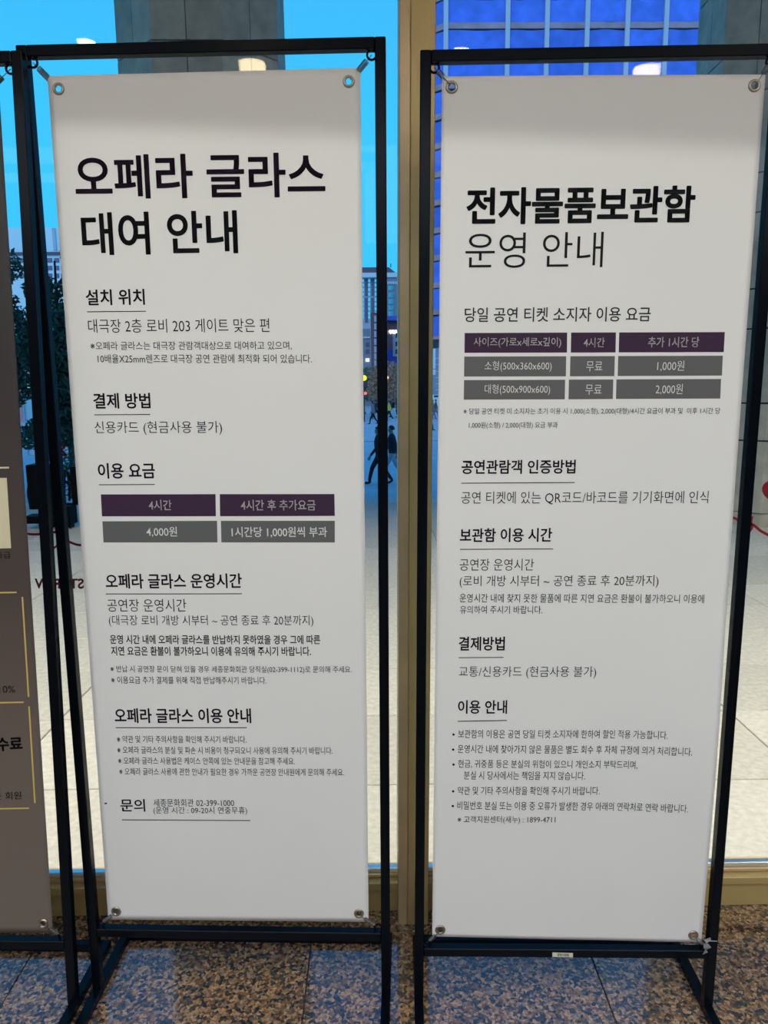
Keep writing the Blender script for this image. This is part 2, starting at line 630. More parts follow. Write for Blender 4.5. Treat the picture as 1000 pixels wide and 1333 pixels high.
def flush_texts():
    global SHEET_Y
    for (Bn, s, x0, y0, x1, y1, h, m, weight, lift, res, par, sy), (co, faces) in zip(TEXTS, text_outlines([(t[1], min(t[8], 0.010), t[10]) for t in TEXTS])):
        SHEET_Y = sy
        lo, hi = co.min(0), co.max(0)
        ax, az = Bn.px(x0, y0)
        bx, bz = Bn.px(x1, y1)
        hm = h / Bn.S.scale_at((ax + bx) / 2, (az + bz) / 2, SHEET_Y)
        tx = (co[:, 0] - lo[0]) / (hi[0] - lo[0])
        tz = (co[:, 1] - (lo[1] + hi[1]) / 2) / (hi[1] - lo[1]) * hm
        X = ax + (bx - ax) * tx
        Z = az + (bz - az) * tx + tz
        extra = heavier(weight)
        if extra:
            em = hm / (hi[1] - lo[1])
            ex = abs(bx - ax) / (hi[0] - lo[0])
            n0 = len(X)
            sh = [(0, 0), (1, 0), (-1, 0), (0, 1), (0, -1), (0.7, 0.7), (-0.7, 0.7), (0.7, -0.7), (-0.7, -0.7)] if h > 30 else [(0, 0), (1, 0), (-1, 0), (0, 0.8), (0, -0.8)]
            X = np.concatenate([X + a * extra * ex for a, _ in sh])
            Z = np.concatenate([Z + b * extra * em for _, b in sh])
            faces = [tuple(v + k * n0 for v in f) for k in range(len(sh)) for f in faces]
        me = bpy.data.meshes.new('lettering')
        me.from_pydata([Bn.surf(X[i], Z[i], lift)[:] for i in range(len(X))], [], faces)
        link_mesh('lettering', me, m, par)


class Banner:
    def __init__(self, S, corners, label, material, bulge):
        self.S, self.bulge = S, bulge
        self.c = corners            # local (x,z): TL, TR, BR, BL
        self.e = empty('banner')
        self.e.matrix_world = S.m
        tag(self.e, label, 'banner')
        self.mat = material

    def surf(self, x, z, lift=0.0):
        tl, tr, br, bl = self.c
        tv = (tl[1] - z) / (tl[1] - bl[1])
        xl = tl[0] + (bl[0] - tl[0]) * tv
        xr = tr[0] + (br[0] - tr[0]) * tv
        u = (x - xl) / (xr - xl)
        return self.S.shear((x, SHEET_Y - self.bulge(u, tv) - lift, z))

    def px(self, u, v):
        return self.S.pix(u, v, SHEET_Y)

    def sheet(self, eyes):
        tl, tr, br, bl = [Vector(c) for c in self.c]
        inv = []

        def uv(p):
            u, v = 0.5, 0.5
            for _ in range(20):
                q = tl * (1 - u) * (1 - v) + tr * u * (1 - v) + br * u * v + bl * (1 - u) * v
                du = (tr - tl) * (1 - v) + (br - bl) * v
                dv = (bl - tl) * (1 - u) + (br - tr) * u
                r = Vector(p) - q
                det = du.x * dv.y - du.y * dv.x
                u += (r.x * dv.y - r.y * dv.x) / det
                v += (du.x * r.y - du.y * r.x) / det
            return u, v

        W = (tr - tl).length
        Hh = (tl - bl).length
        a = 0.0085
        e = [uv(p) for p in eyes]     # TL TR BR BL
        uL = (e[0][0] + e[3][0]) / 2
        uR = (e[1][0] + e[2][0]) / 2
        vT = (e[0][1] + e[1][1]) / 2
        vB = (e[2][1] + e[3][1]) / 2
        us = sorted([0, uL - a / W, uL + a / W, uR - a / W, uR + a / W, 1] + [uL + (uR - uL) * k / 14 for k in range(1, 14)])
        vsx = sorted([0, vT - a / Hh, vT + a / Hh, vB - a / Hh, vB + a / Hh, 1] + [vT + (vB - vT) * k / 34 for k in range(1, 34)])
        holes = {(us.index(uu - a / W), vsx.index(vv - a / Hh)): (uu, vv) for uu in (uL, uR) for vv in (vT, vB)}
        bm = bmesh.new()

        def P(u, v):
            q = tl * (1 - u) * (1 - v) + tr * u * (1 - v) + br * u * v + bl * (1 - u) * v
            return self.surf(q.x, q.y)

        g = [[bm.verts.new(P(u, v)) for u in us] for v in vsx]
        self.eyes = []
        for j in range(len(vsx) - 1):
            for i in range(len(us) - 1):
                c4 = [g[j][i], g[j][i + 1], g[j + 1][i + 1], g[j + 1][i]]
                if (i, j) in holes:
                    uu, vv = holes[(i, j)]
                    n = 24
                    r = 0.0062
                    ring = [bm.verts.new(P(uu + math.cos(t) * r / W, vv + math.sin(t) * r / Hh)) for t in [2 * math.pi * k / n for k in range(n)]]
                    # corner order: angles -135 (i,j) , -45 (i+1,j), 45 (i+1,j+1), 135 (i,j+1)   (v grows downward)
                    ang = [225, 315, 45, 135]
                    for k in range(4):
                        ka = round(ang[k] / 360 * n) % n
                        kb = (ka + n // 4) % n
                        path = [ring[(ka + s) % n] for s in range(n // 4 + 1)]
                        bm.faces.new([c4[k], c4[(k + 1) % 4]] + path[::-1])
                    q = P(uu, vv)
                    self.eyes.append(q)
                else:
                    bm.faces.new(c4)
        o = obj('sheet', bm, self.mat, self.e, True)
        sol = o.modifiers.new('thickness', 'SOLIDIFY')
        sol.thickness = 0.0006
        sol.offset = 0
        for q in self.eyes:
            bm = bmesh.new()
            add_tube(bm, [q + Vector((math.cos(t) * 0.0085, -0.0006, math.sin(t) * 0.0085)) for t in [2 * math.pi * k / 24 for k in range(24)]], 0.0028, 8, closed=True)
            obj('eyelet', bm, M['brass_eye'], self.e, True)
        return o

    def quad(self, name, pts, m, lift=0.0005, nx=8, parent=None):
        a, b, c, d = [Vector(self.px(*p)) for p in pts]
        bm = bmesh.new()
        g = []
        for j in (0, 1):
            row = []
            for i in range(nx + 1):
                t = i / nx
                q = (a.lerp(b, t)) if j == 0 else d.lerp(c, t)
                row.append(bm.verts.new(self.surf(q.x, q.y, lift)))
            g.append(row)
        for i in range(nx):
            bm.faces.new((g[0][i], g[0][i + 1], g[1][i + 1], g[1][i]))
        return obj(name, bm, m, parent or self.e)

    def rule(self, x0, y0, x1, y1, m, th=1.1):
        self.quad('underline', [(x0, y0 - th / 2), (x1, y1 - th / 2), (x1, y1 + th / 2), (x0, y0 + th / 2)], m)

    def text(self, s, x0, y0, x1, y1, h, m, weight=0.0, lift=0.0008, bullets=(), res=3, parent=None):
        """s fitted between two photo pixels (centres of its left and right ends), h pixels tall"""
        TEXTS.append((self, s, x0, y0, x1, y1, h, m, weight, lift, res, parent or self.e, SHEET_Y))

    def dot(self, x, y, r, m):
        a, z = self.px(x, y)
        sc = self.S.scale_at(a, z, SHEET_Y)
        bm = bmesh.new()
        vs_ = [bm.verts.new(self.surf(a + math.cos(t) * r / sc, z + math.sin(t) * r / sc, 0.0008)) for t in [2 * math.pi * k / 12 for k in range(12)]]
        bm.faces.new(vs_)
        obj('bullet_dot', bm, m, self.e)


def ss(a, b, x):
    t = min(max((x - a) / (b - a), 0), 1)
    return t * t * (3 - 2 * t)


def pxs(S, pts):
    return [S.pix(u, v, SHEET_Y) for u, v in pts]


# ---- opera glass rental banner
B1 = Banner(S1, pxs(S1, [(61.8, 99), (469, 88.4), (480, 1200), (141, 1197)]),
            'white banner with large Korean opera glass rental title and two-column fee table', M['vinyl'],
            lambda u, v: 0.002 * math.sin(u * math.pi) * math.sin(v * math.pi))
B1.sheet(pxs(S1, [(75, 115), (454, 107), (467.5, 1189.5), (152.5, 1185.5)]))
P, D, G, W = M['ink_purple'], M['ink_dark'], M['ink_mid'], M['ink_white']
BOLD, MED, LIGHT = 0.020, 0.008, -0.004
T = B1.text
T('오페라 글라스', 98, 231, 423, 227.5, 57, P, 0.019, res=5)
T('대여 안내', 107, 305, 309, 302, 55, D, 0.019, res=5)
T('설치 위치', 112, 387.5, 188.5, 386.5, 20.5, P, BOLD)
B1.rule(113.5, 406, 190.5, 405.3, P)
T('대극장 2층 로비 203 게이트 맞은 편', 115, 424.5, 351, 423.5, 18, D, LIGHT)
T('※오페라 글라스는 대극장 관람객대상으로 대여하고 있으며,', 118, 450.5, 380, 450, 11.5, D, 0.0)
T('10배율X25mm렌즈로 대극장 공연 관람에 최적화 되어 있습니다.', 127.5, 467, 406, 467, 11.5, D, 0.0)
T('결제 방법', 122, 522, 196, 521.5, 20, P, BOLD)
B1.rule(123, 540, 196, 539.5, P)
T('신용카드 (현금사용 불가)', 123.5, 557.5, 289.5, 557, 18, D, LIGHT)
T('이용 요금', 128, 613, 202, 612.5, 20, P, BOLD)
B1.rule(129, 631, 202, 630.5, P)


def cell(Bn, pts, m, s, x0, x1, y, h, weight):
    q = Bn.quad('table_cell', pts, m, 0.0005)
    Bn.text(s, x0, y, x1, y, h, W, weight, lift=0.0011, parent=q)


cell(B1, [(131.5, 643.5), (281, 643), (281.5, 671.7), (133, 672)], M['cell_purple'], '4시간', 194, 224, 657.3, 13.5, 0.012)
cell(B1, [(286.5, 643), (435.5, 643), (436, 671.5), (287, 671.7)], M['cell_purple'], '4시간 후 추가요금', 314, 411, 657.3, 14, 0.012)
cell(B1, [(133.5, 678.5), (283, 677.7), (283.5, 705.7), (135, 706)], M['cell_grey'], '4,000원', 191, 231, 692, 13.5, 0.004)
cell(B1, [(288, 677.7), (436, 677.8), (436, 706), (288.6, 705.7)], M['cell_grey'], '1시간당 1,000원씩 부과', 302, 426, 692.5, 14, 0.008)
T('오페라 글라스 운영시간', 138, 756.5, 315, 755.5, 19, P, BOLD)
B1.rule(138, 773, 315.5, 772.5, P)
T('공연장 운영시간', 140, 787.8, 243, 787.5, 16.5, D, LIGHT)
T('(대극장 로비 개방 시부터 ~ 공연 종료 후 20분까지)', 142, 808, 408, 808, 15.5, D, LIGHT)
T('운영 시간 내에 오페라 글라스를 반납하지 못하였을 경우 그에 따른', 143.5, 832, 417, 832.3, 12, D, 0.014)
T('지연 요금은 환불이 불가하오니 이용에 유의해 주시기 바랍니다.', 145, 847, 405, 847.3, 12, D, 0.014)
T('※ 반납 시 공연장 문이 닫혀 있을 경우 세종문화회관 당직실(02-399-1112)로 문의해 주세요.', 144, 871, 458, 871.8, 10, D, 0.0)
T('※ 이용요금 추가 결제를 위해 직접 반납해주시기 바랍니다.', 145, 884.8, 347, 885.2, 9.5, D, 0.0)
T('오페라 글라스 이용 안내', 149.5, 931.2, 327, 931.2, 19, P, BOLD)
B1.rule(151, 947, 321.5, 946.7, P)
T('※ 약관 및 기타 주의사항을 확인해 주시기 바랍니다.', 152.5, 961.8, 321, 962, 9.5, D, 0.0)
T('※ 오페라 글라스의 분실 및 파손 시 비용이 청구되오니 사용에 유의해 주시기 바랍니다.', 153, 975.8, 433, 976.8, 9.5, D, 0.0)
T('※ 오페라 글라스 사용법은 케이스 안쪽에 있는 안내문을 참고해 주세요.', 154, 989.8, 384, 990.3, 9.5, D, 0.0)
T('※ 오페라 글라스 사용에 관한 안내가 필요한 경우 가까운 공연장 안내원에게 문의해 주세요.', 155.5, 1003.8, 448, 1005, 9.5, D, 0.0)
T('문의', 157, 1048, 189, 1048, 16.5, P, 0.014)
T('세종문화회관 02-399-1000', 200, 1044.5, 305, 1044.5, 10, D, 0.0)
T('(운영 시간 : 09-20시 연중무휴)', 200, 1055, 322, 1055, 10.5, D, 0.0)
B1.rule(159, 1067, 326, 1067.7, P)
B1.quad('scuff_mark', [(136, 1045), (139.5, 1044.6), (139.5, 1046.4), (136, 1046.8)], G, nx=1)

# ---- electronic locker banner
B2 = Banner(S2, pxs(S2, [(575.6, 99.4), (996.8, 97), (913, 1226), (562.6, 1219)]),
            'white banner with Korean electronic locker title and three-column locker fee table', M['vinyl'],
            lambda u, v: 0.010 * ss(0.62, 1.0, u) * math.exp(-((v - 0.76) / 0.17) ** 2) + 0.001 * math.sin(u * math.pi))
B2.sheet(pxs(S2, [(588, 114.5), (983, 111), (901.5, 1217), (573.5, 1209.5)]))
T = B2.text
T('전자물품보관함', 608, 268.5, 904, 266, 47, D, 0.028, res=5)
T('운영 안내', 606, 326.5, 785, 325, 46, D, -0.004, res=5)
T('당일 공연 티켓 소지자 이용 요금', 605, 410, 847, 409, 19, G, 0.008)
rows = [([(605, 433.5), (738.3, 433), (738, 459), (604.8, 459.3)], [(743.5, 433), (801.7, 432.8), (801.2, 458.8), (743, 459)],
         [(806, 432.8), (943.6, 432.3), (942.2, 458.3), (805.3, 458.8)], M['cell_purple'],
         ('사이즈(가로x세로x깊이)', 616.5, 730.5), ('4시간', 759.5, 787), ('추가 1시간 당', 843.5, 910), 446, 13.5, 0.012),
        ([(604.5, 464.2), (737, 463.8), (736.6, 489.9), (604.2, 490.2)], [(742.5, 463.8), (800.3, 463.6), (799.6, 489.6), (741.9, 489.9)],
         [(804.7, 463.5), (941, 463), (939.8, 488.9), (804, 489.5)], M['cell_grey'],
         ('소형(500x360x600)', 631, 718), ('무료', 763, 784), ('1,000원', 855.5, 890.5), 477, 14, -0.004),
        ([(604.2, 494.8), (735.6, 494.3), (735.2, 519.8), (603.8, 520.2)], [(740.6, 494.2), (798.3, 494), (797.6, 519.4), (740, 519.8)],
         [(802.4, 493.9), (938.7, 493.3), (937.6, 518.8), (801.7, 519.3)], M['cell_grey'],
         ('대형(500x900x600)', 631, 716), ('무료', 762, 783), ('2,000원', 853.5, 888.5), 507.3, 14, -0.004)]
for c1, c2, c3, m_, t1, t2, t3, yy, hh, wt in rows:
    for cc, tt in ((c1, t1), (c2, t2), (c3, t3)):
        cell(B2, cc, m_, tt[0], tt[1], tt[2], yy - (0.6 if cc is c3 else 0), hh - (1.0 if cc is c2 else 0), wt)
T('※ 당일 공연 티켓 미 소지자는 초기 이용 시 1,000(소형), 2,000(대형)/4시간 요금이 부과 및  이후 1시간 당', 603.5, 536, 937.5, 535.3, 9.5, D, 0.0)
T('1,000원(소형) / 2,000(대형) 요금 부과', 610.5, 554, 726, 553.7, 9.5, D, 0.0)
T('공연관람객 인증방법', 601, 608, 749, 607.3, 18, P, BOLD)
B2.rule(600.5, 629, 748, 628, P)
T('공연 티켓에 있는 QR코드/바코드를 기기화면에 인식', 600.5, 648.3, 922, 647.5, 17, D, LIGHT)
T('보관함 이용 시간', 599, 696.7, 718.5, 696, 18, P, BOLD)
B2.rule(599, 715, 720, 714.4, P)
T('공연장 운영시간', 598.5, 735, 695, 734.8, 15.5, D, LIGHT)
T('(로비 개방 시부터 ~ 공연 종료 후 20분까지)', 598.5, 757.2, 857, 756.5, 16.5, D, LIGHT)
T('운영시간 내에 찾지 못한 물품에 따른 지연 요금은 환불이 불가하오니 이용에', 598.5, 778.3, 916, 779, 11.5, D, 0.0)
T('유의하여 주시기 바랍니다.', 599, 793.5, 706, 793.5, 10.5, D, 0.0)
T('결제방법', 597.5, 837.7, 657, 837.5, 18, P, BOLD)
B2.rule(597, 856, 655.5, 855.5, P)
T('교통/신용카드 (현금사용 불가)', 597.5, 875, 776, 875, 16, D, LIGHT)
T('이용 안내', 596.5, 920, 660, 920, 17.5, P, BOLD)
B2.rule(596, 938.8, 660, 937.5, P)
for s, x0, x1, y0, y1, bul in (
        ('보관함의 이용은 공연 당일 티켓 소지자에 한하여 할인 적용 가능합니다.', 596.5, 868, 955, 955.3, True),
        ('운영시간 내에 찾아가지 않은 물품은 별도 회수 후 자체 규정에 의거 처리합니다.', 596, 899, 974.5, 976, True),
        ('현금, 귀중품 등은 분실의 위험이 있으니 개인소지 부탁드리며,', 596.5, 829.5, 994, 995, True),
        ('분실 시 당사에서는 책임을 지지 않습니다.', 604, 761.5, 1008.8, 1009.5, False),
        ('약관 및 기타 주의사항을 확인해 주시기 바랍니다.', 596, 780.5, 1028.8, 1028.8, True),
        ('비밀번호 분실 또는 이용 중 오류가 발생한 경우 아래의 연락처로 연락 바랍니다.', 595.5, 894, 1048, 1050, True)):
    T(s, x0, y0, x1, y1, 11, D, 0.0)
    if bul:
        B2.dot(x0 - 6, y0 + 1, 1.5, D)
T('※ 고객지원센터(새누) : 1899-4711', 595.5, 1067, 723, 1067, 10.5, D, 0.0)

# ---- brown banner, mostly outside the frame
tr0 = S0.pix(-2, 104, SHEET_Y)
br0 = S0.pix(69, 1215, SHEET_Y)
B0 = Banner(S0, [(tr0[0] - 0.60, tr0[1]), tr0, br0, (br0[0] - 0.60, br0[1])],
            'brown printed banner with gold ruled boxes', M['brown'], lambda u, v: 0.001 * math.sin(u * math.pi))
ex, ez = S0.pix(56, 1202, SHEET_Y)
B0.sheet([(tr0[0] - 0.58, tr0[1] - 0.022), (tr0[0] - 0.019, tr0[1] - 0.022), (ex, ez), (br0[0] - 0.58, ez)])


def gline(x0, y0, x1, y1, th, m):
    if abs(x1 - x0) > abs(y1 - y0):
        B0.quad('printed_rule', [(x0, y0 - th / 2), (x1, y1 - th / 2), (x1, y1 + th / 2), (x0, y0 + th / 2)], m)
    else:
        B0.quad('printed_rule', [(x0 - th / 2, y0), (x0 + th / 2, y0), (x1 + th / 2, y1), (x1 - th / 2, y1)], m, nx=1)


gline(-300, 612, 12, 608.7, 2.2, M['ink_cream'])
B0.quad('printed_panel', [(-120, 624), (9, 622), (14.7, 713.5), (-112, 716)], M['ink_cream'])
gline(-280, 776, 22, 771, 1.8, M['ink_gold'])
gline(29.3, 777, 37.4, 907, 2.0, M['ink_gold'])
gline(-270, 919, 31, 914, 1.8, M['ink_gold'])
gline(38, 919.5, 45.6, 1045, 2.0, M['ink_gold'])
gline(-260, 1057, 38, 1051.8, 1.8, M['ink_gold'])
T = B0.text
T('등급', -5, 723, 14, 722.5, 8.5, M['ink_black'], 0.0)
T('10%', -1, 897.2, 20, 896.8, 9, M['ink_black'], 0.0)
T('수료', -4, 969, 29, 967.5, 17, M['ink_black'], 0.04)
T('모든 회원', -19, 1036.5, 28, 1035, 10, M['ink_black'], 0.004)


# ---- springs and wires that tie the sheets to the frames
def helix(p0, p1, r, turns, n):
    p0, p1 = Vector(p0), Vector(p1)
    d = (p1 - p0).normalized()
    a = d.cross(Vector((0, 1, 0))).normalized()
    b = d.cross(a)
    return [p0.lerp(p1, k / n) + (a * math.cos(2 * math.pi * turns * k / n) + b * math.sin(2 * math.pi * turns * k / n)) * r for k in range(n + 1)]


def spring(S, Bn, eye_i, ring, f0, f1, yoff, r, label, group):
    e = empty('tension_spring')
    e.matrix_world = S.m
    tag(e, label, 'spring', group)
    t = TUBE
    q = Bn.eyes[eye_i]
    a = S.shear((ring[0], t / 2, ring[1]))
    b = Vector((q.x, q.y + yoff, q.z))
    p0, p1 = a.lerp(b, f0), a.lerp(b, f1)
    bm = bmesh.new()
    L = (p1 - p0).length
    turns = max(4, int(L / 0.0024))
    add_tube(bm, helix(p0, p1, r, turns, turns * 8), 0.0009, 4)
    obj('coil', bm, M['steel'], e, True)
    bm = bmesh.new()
    add_tube(bm, [a, p0.lerp(a, 0.3), p0], 0.0008, 5)
    obj('wire_hook', bm, M['steel'], e, True)
    bm = bmesh.new()
    add_tube(bm, [p1, p1.lerp(b, 0.6), Vector((q.x, q.y + yoff * 0.9, q.z)) + (p1 - b).normalized() * 0.0062,
                  Vector((q.x, q.y - yoff * 0.3, q.z)) + (p1 - b).normalized() * 0.0045], 0.0008, 5)
    obj('wire_tail', bm, M['steel'], e, True)


def rings(S):
    t = TUBE
    return {'TL': (t + 0.006, S.ht - t - 0.007), 'TR': (S.w - t - 0.006, S.ht - t - 0.007),
            'BL': (t + 0.006, S.hb + 0.007), 'BR': (S.w - t - 0.006, S.hb + 0.007)}


# eyes were appended row by row: 0 TL, 1 TR, 2 BL, 3 BR
NEAR1 = {'TL': 'the brown banner', 'BL': 'the brown banner', 'TR': 'the bronze mullion', 'BR': 'the bronze mullion'}
NEAR2 = {'TL': 'the bronze mullion', 'BL': 'the bronze mullion', 'TR': 'the stone column', 'BR': 'the clear tape'}
r1, r2, r0 = rings(S1), rings(S2), rings(S0)
for key, i in (('TL', 0), ('TR', 1)):
    spring(S1, B1, i, r1[key], 0.22, 0.62, 0.005, 0.0052, 'coil spring behind top corner of opera glass banner next to ' + NEAR1[key], None)
for key, i in (('BL', 2), ('BR', 3)):
    spring(S1, B1, i, r1[key], 0.25, 0.70, -0.006, 0.0036, 'coil spring at bottom corner of opera glass banner next to ' + NEAR1[key], None)
for key, i in (('TL', 0), ('TR', 1)):
    spring(S2, B2, i, r2[key], 0.22, 0.48, -0.005, 0.0050, 'steel coil spring at the top corner of the locker banner next to ' + NEAR2[key], None)
for key, i in (('BL', 2), ('BR', 3)):
    spring(S2, B2, i, r2[key], 0.25, 0.60, -0.006, 0.0036, 'steel coil spring at the bottom corner of the locker banner next to ' + NEAR2[key], None)
spring(S0, B0, 1, r0['TR'], 0.35, 0.75, -0.005, 0.0050, 'steel coil spring at the top corner of the brown banner', None)
spring(S0, B0, 3, r0['BR'], 0.25, 0.65, -0.006, 0.0036, 'steel coil spring at the bottom corner of the brown banner', None)

# ---- paper sticker on the locker stand's lower bar, and a twist of tape at its corner
S2bar = Banner.__new__(Banner)
S2bar.S, S2bar.bulge, S2bar.e = S2, (lambda u, v: 0.0), E2
S2bar.c = [(0, 1), (1, 1), (1, 0), (0, 0)]
_y = SHEET_Y
SHEET_Y = 0.0
st = S2bar.quad('paper_sticker', [(719.2, 1239.5), (746, 1240.3), (745.8, 1246.0), (719.2, 1245.4)], M['sticker'], 0.0006, 2)
S2bar.text('공연사업팀', 725.5, 1242.5, 740.5, 1242.9, 3.6, M['ink_black'], 0.02, lift=0.0010, parent=st)
flush_texts()
SHEET_Y = _y
tape = empty('clear_tape')
tape.matrix_world = S2.m
tag(tape, 'crumpled clear tape wrapped on the lower corner of the locker stand', 'tape')
bm = bmesh.new()
prev = None
for k in range(7):
    t_ = k / 6
    z = S2.hb + 0.030 - 0.036 * t_
    x = S2.w - TUBE - 0.010 + 0.004 * math.sin(k * 2.1)
    y = -0.004 - 0.003 * (k % 2)
    cur = (bm.verts.new(S2.shear((x - 0.003 + 0.002 * (k % 3), y, z))), bm.verts.new(S2.shear((x + 0.010 + 0.002 * math.cos(k * 1.7), -0.002, z + 0.004))))
    if prev:
        bm.faces.new((prev[0], prev[1], cur[1], cur[0]))
    prev = cur
o = obj('tape_wrap', bm, M['tape'], tape)
so = o.modifiers.new('thickness', 'SOLIDIFY')
so.thickness = 0.0012
bm = bmesh.new()
add_tube(bm, [S2.shear((S2.w - TUBE - 0.004, -0.003, S2.hb + 0.027)), S2.shear((S2.w - 0.004, -0.0025, S2.hb + 0.026))], 0.0012, 5)
obj('tape_strand', bm, M['tape'], tape)

# ------------------------------------------------------------------ outside: terrace, steps, plaza, canopy, columns
TZ = -0.08
PZ = -1.52
STEP_Y = 9.4
terrace = box('terrace', (-9.5, 1.837, TZ - 0.4), (12.5, STEP_Y, TZ - 0.006), M['joint'])
tag(terrace, kind='structure', label='pale granite terrace outside the window', cat='terrace')
ty = [1.872, 2.556, 3.146, 3.711, 4.251, 4.765, 5.261, 5.763, 6.22, 6.684, 7.18, 7.72, 8.27, 8.83, STEP_Y]
tx = [0.58 + k for k in range(-8, 10)]
slab_me = {}
for j in range(len(ty) - 1):
    for i in range(len(tx) - 1):
        # only what the window can show from around the camera
        if abs((tx[i] + 0.5)) > ty[j] * 0.95 + 1.2:
            continue
        if j not in slab_me:
            hw, hd = 0.497, (ty[j + 1] - ty[j]) / 2 - 0.003
            bm = bmesh.new()
            add_box(bm, (-hw, -hd, -0.05), (hw, hd, 0.0), 0.003)
            bmesh.ops.recalc_face_normals(bm, faces=bm.faces[:])
            me = bpy.data.meshes.new('slab')
            bm.to_mesh(me)
            bm.free()
            me.materials.append(M['paver'])
            slab_me[j] = me
        s = link_mesh('slab', slab_me[j], None, terrace)
        s.location = (tx[i] + 0.5, (ty[j] + ty[j + 1]) / 2, TZ)
curb = box('trim_1', (-5.2, 1.8375, TZ - 0.01), (5.6, 1.87, TZ + 0.012), M['paver'])
tag(curb, kind='structure', label='low granite curb outside the glass', cat='curb')

steps = empty('steps', (0, STEP_Y, 0))
tag(steps, kind='structure', label='wide shallow granite steps down to the plaza', cat='steps')
nst = 12
tread = 1.0
for k in range(nst):
    zt = TZ + (PZ - TZ) * (k + 1) / nst
    y0 = STEP_Y + tread * k
    box('step', (-22, y0 - STEP_Y, zt - 0.4), (26, y0 + tread - STEP_Y + (0 if k < nst - 1 else 0.0), zt), M['plaza'], steps, 0.01)
plaza = box('plaza', (-160, STEP_Y + tread * nst, PZ - 0.5), (160, 240, PZ), M['plaza'])
tag(plaza, kind='structure', label='wide blue-grey plaza paving', cat='plaza')
box('plaza_joint', (-60, 40.5, PZ), (60, 40.75, PZ + 0.004), M['joint'], plaza)

canopy = box('canopy', (-30, 1.95, 14.0), (34, 13.7, 14.6), M['canopy'])
tag(canopy, kind='structure', label='deep roof canopy carried by the stone columns', cat='canopy')
facade = box('facade', (-30, 1.80, CEIL + 0.2), (34, 1.95, 14.0), M['canopy'])
tag(facade, kind='structure', label='stone face of the building above the window', cat='facade')
for lx in (-4.5, -1.5, 1.5, 4.5, 7.5):
    e = empty('wall_downlight', (lx, 2.15, 4.6))
    tag(e, 'warm downlight on the building face above the terrace', 'wall light', 'terrace downlights')
    bm = bmesh.new()
    add_prism(bm, [(0.09 * math.cos(k * math.pi / 8), 0.09 * math.sin(k * math.pi / 8)) for k in range(16)], 0.0, 0.22)
    add_box(bm, (-0.03, -0.20, 0.08), (0.03, -0.08, 0.14))
    obj('housing', bm, M['black'], e)
    bm = bmesh.new()
    add_prism(bm, [(0.07 * math.cos(k * math.pi / 8), 0.07 * math.sin(k * math.pi / 8)) for k in range(16)], -0.006, 0.0)
    obj('lamp_disc_offscreen', bm, M['lamp_warm'], e)
    sp = spot_light('terrace_beam_offscreen', (lx, 2.15, 4.58), 640, (1.0, 0.94, 0.72), 52, 0.55, 0.08)
    sp.rotation_euler = (math.radians(12), 0, 0)

CF = 7.5
CW = 0.652
CS = 0.46
BANDS = [TZ, 0.05, 0.80, 1.18, 1.92, 2.31, 3.04, 3.41, 4.16, 4.54, 5.28, 5.66, 6.40, 6.78, 7.52, 7.90, 8.64, 9.02, 9.76, 10.14, 10.88, 11.26, 12.0, 12.4, 13.2, 14.0]


def octo(cx, grow=0.0):
    cy = CF + CS + CW / 2
    h = CW / 2 + CS + grow
    s = CW / 2 + grow * 0.414
    return [(cx - s, cy - h), (cx + s, cy - h), (cx + h, cy - s), (cx + h, cy + s), (cx + s, cy + h), (cx - s, cy + h), (cx - h, cy + s), (cx - h, cy - s)]


M['column_joint'] = mat('column_joint', (0.03, 0.03, 0.03), 0.9)
for cx, lab in ((-1.696, 'octagonal granite column behind the opera glass banner'), (4.272, 'octagonal granite column behind the locker stand')):
    ce = empty('stone_column', (cx, CF + CS + CW / 2, TZ))
    tag(ce, lab, 'column')
    bm = bmesh.new()
    add_prism(bm, [(x, y - (CF + CS + CW / 2)) for x, y in octo(0, -0.03)], 0, 14.0 - TZ)
    obj('core', bm, M['column_joint'], ce)
    bm = bmesh.new()
    add_prism(bm, [(x, y - (CF + CS + CW / 2)) for x, y in octo(0, 0.05)], 0, 0.13)
    obj('plinth', bm, M['column'], ce)
    pts = [Vector((x, y - (CF + CS + CW / 2))) for x, y in octo(0)]
    for bi in range(1, len(BANDS) - 1):
        z0, z1 = BANDS[bi] - TZ + 0.009, BANDS[bi + 1] - TZ - 0.009
        for k in range(8):
            if k in (3, 4, 5):
                continue
            a, b = pts[k], pts[(k + 1) % 8]
            nrm = Vector(((b - a).y, -(b - a).x)).normalized()
            mid = (a + b) / 2
            halves = ((a, mid), (mid, b))
            for hi_, (p, q) in enumerate(halves):
                d = (q - p).normalized()
                p2 = p + d * (0.004 if hi_ == 1 else 0.0)
                q2 = q - d * (0.004 if hi_ == 0 else 0.0)
                bm = bmesh.new()
                add_prism(bm, [(p2 - nrm * 0.028)[:], p2[:], q2[:], (q2 - nrm * 0.028)[:]], z0, z1)
                obj('panel', bm, M['column'], ce)

# ------------------------------------------------------------------ red vinyl decals on the glass
DY = GLASS_Y + 0.0225


def decal_curve(name, label, pts, wpx, closed=False):
    """ribbon of vinyl on the outer face of the glass, given by photo pixels"""
    sc = F / 1.9
    bm = bmesh.new()
    P3 = [at_y(u, v, DY) for u, v in pts]
    n = len(P3)
    L, R = [], []
    for i, p in enumerate(P3):
        d = (P3[min(i + 1, n - 1)] - P3[max(i - 1, 0)]).normalized()
        s = Vector((-d.z, 0, d.x)) * (wpx / 2 / sc)
        L.append(bm.verts.new(p + s))
        R.append(bm.verts.new(p - s))
    for i in range(n - 1):
        bm.faces.new((L[i], L[i + 1], R[i + 1], R[i]))
    o = obj(name, bm, M['decal'])
    so = o.modifiers.new('thickness', 'SOLIDIFY')
    so.thickness = 0.0004
    tag(o, label, 'decal')
    return o


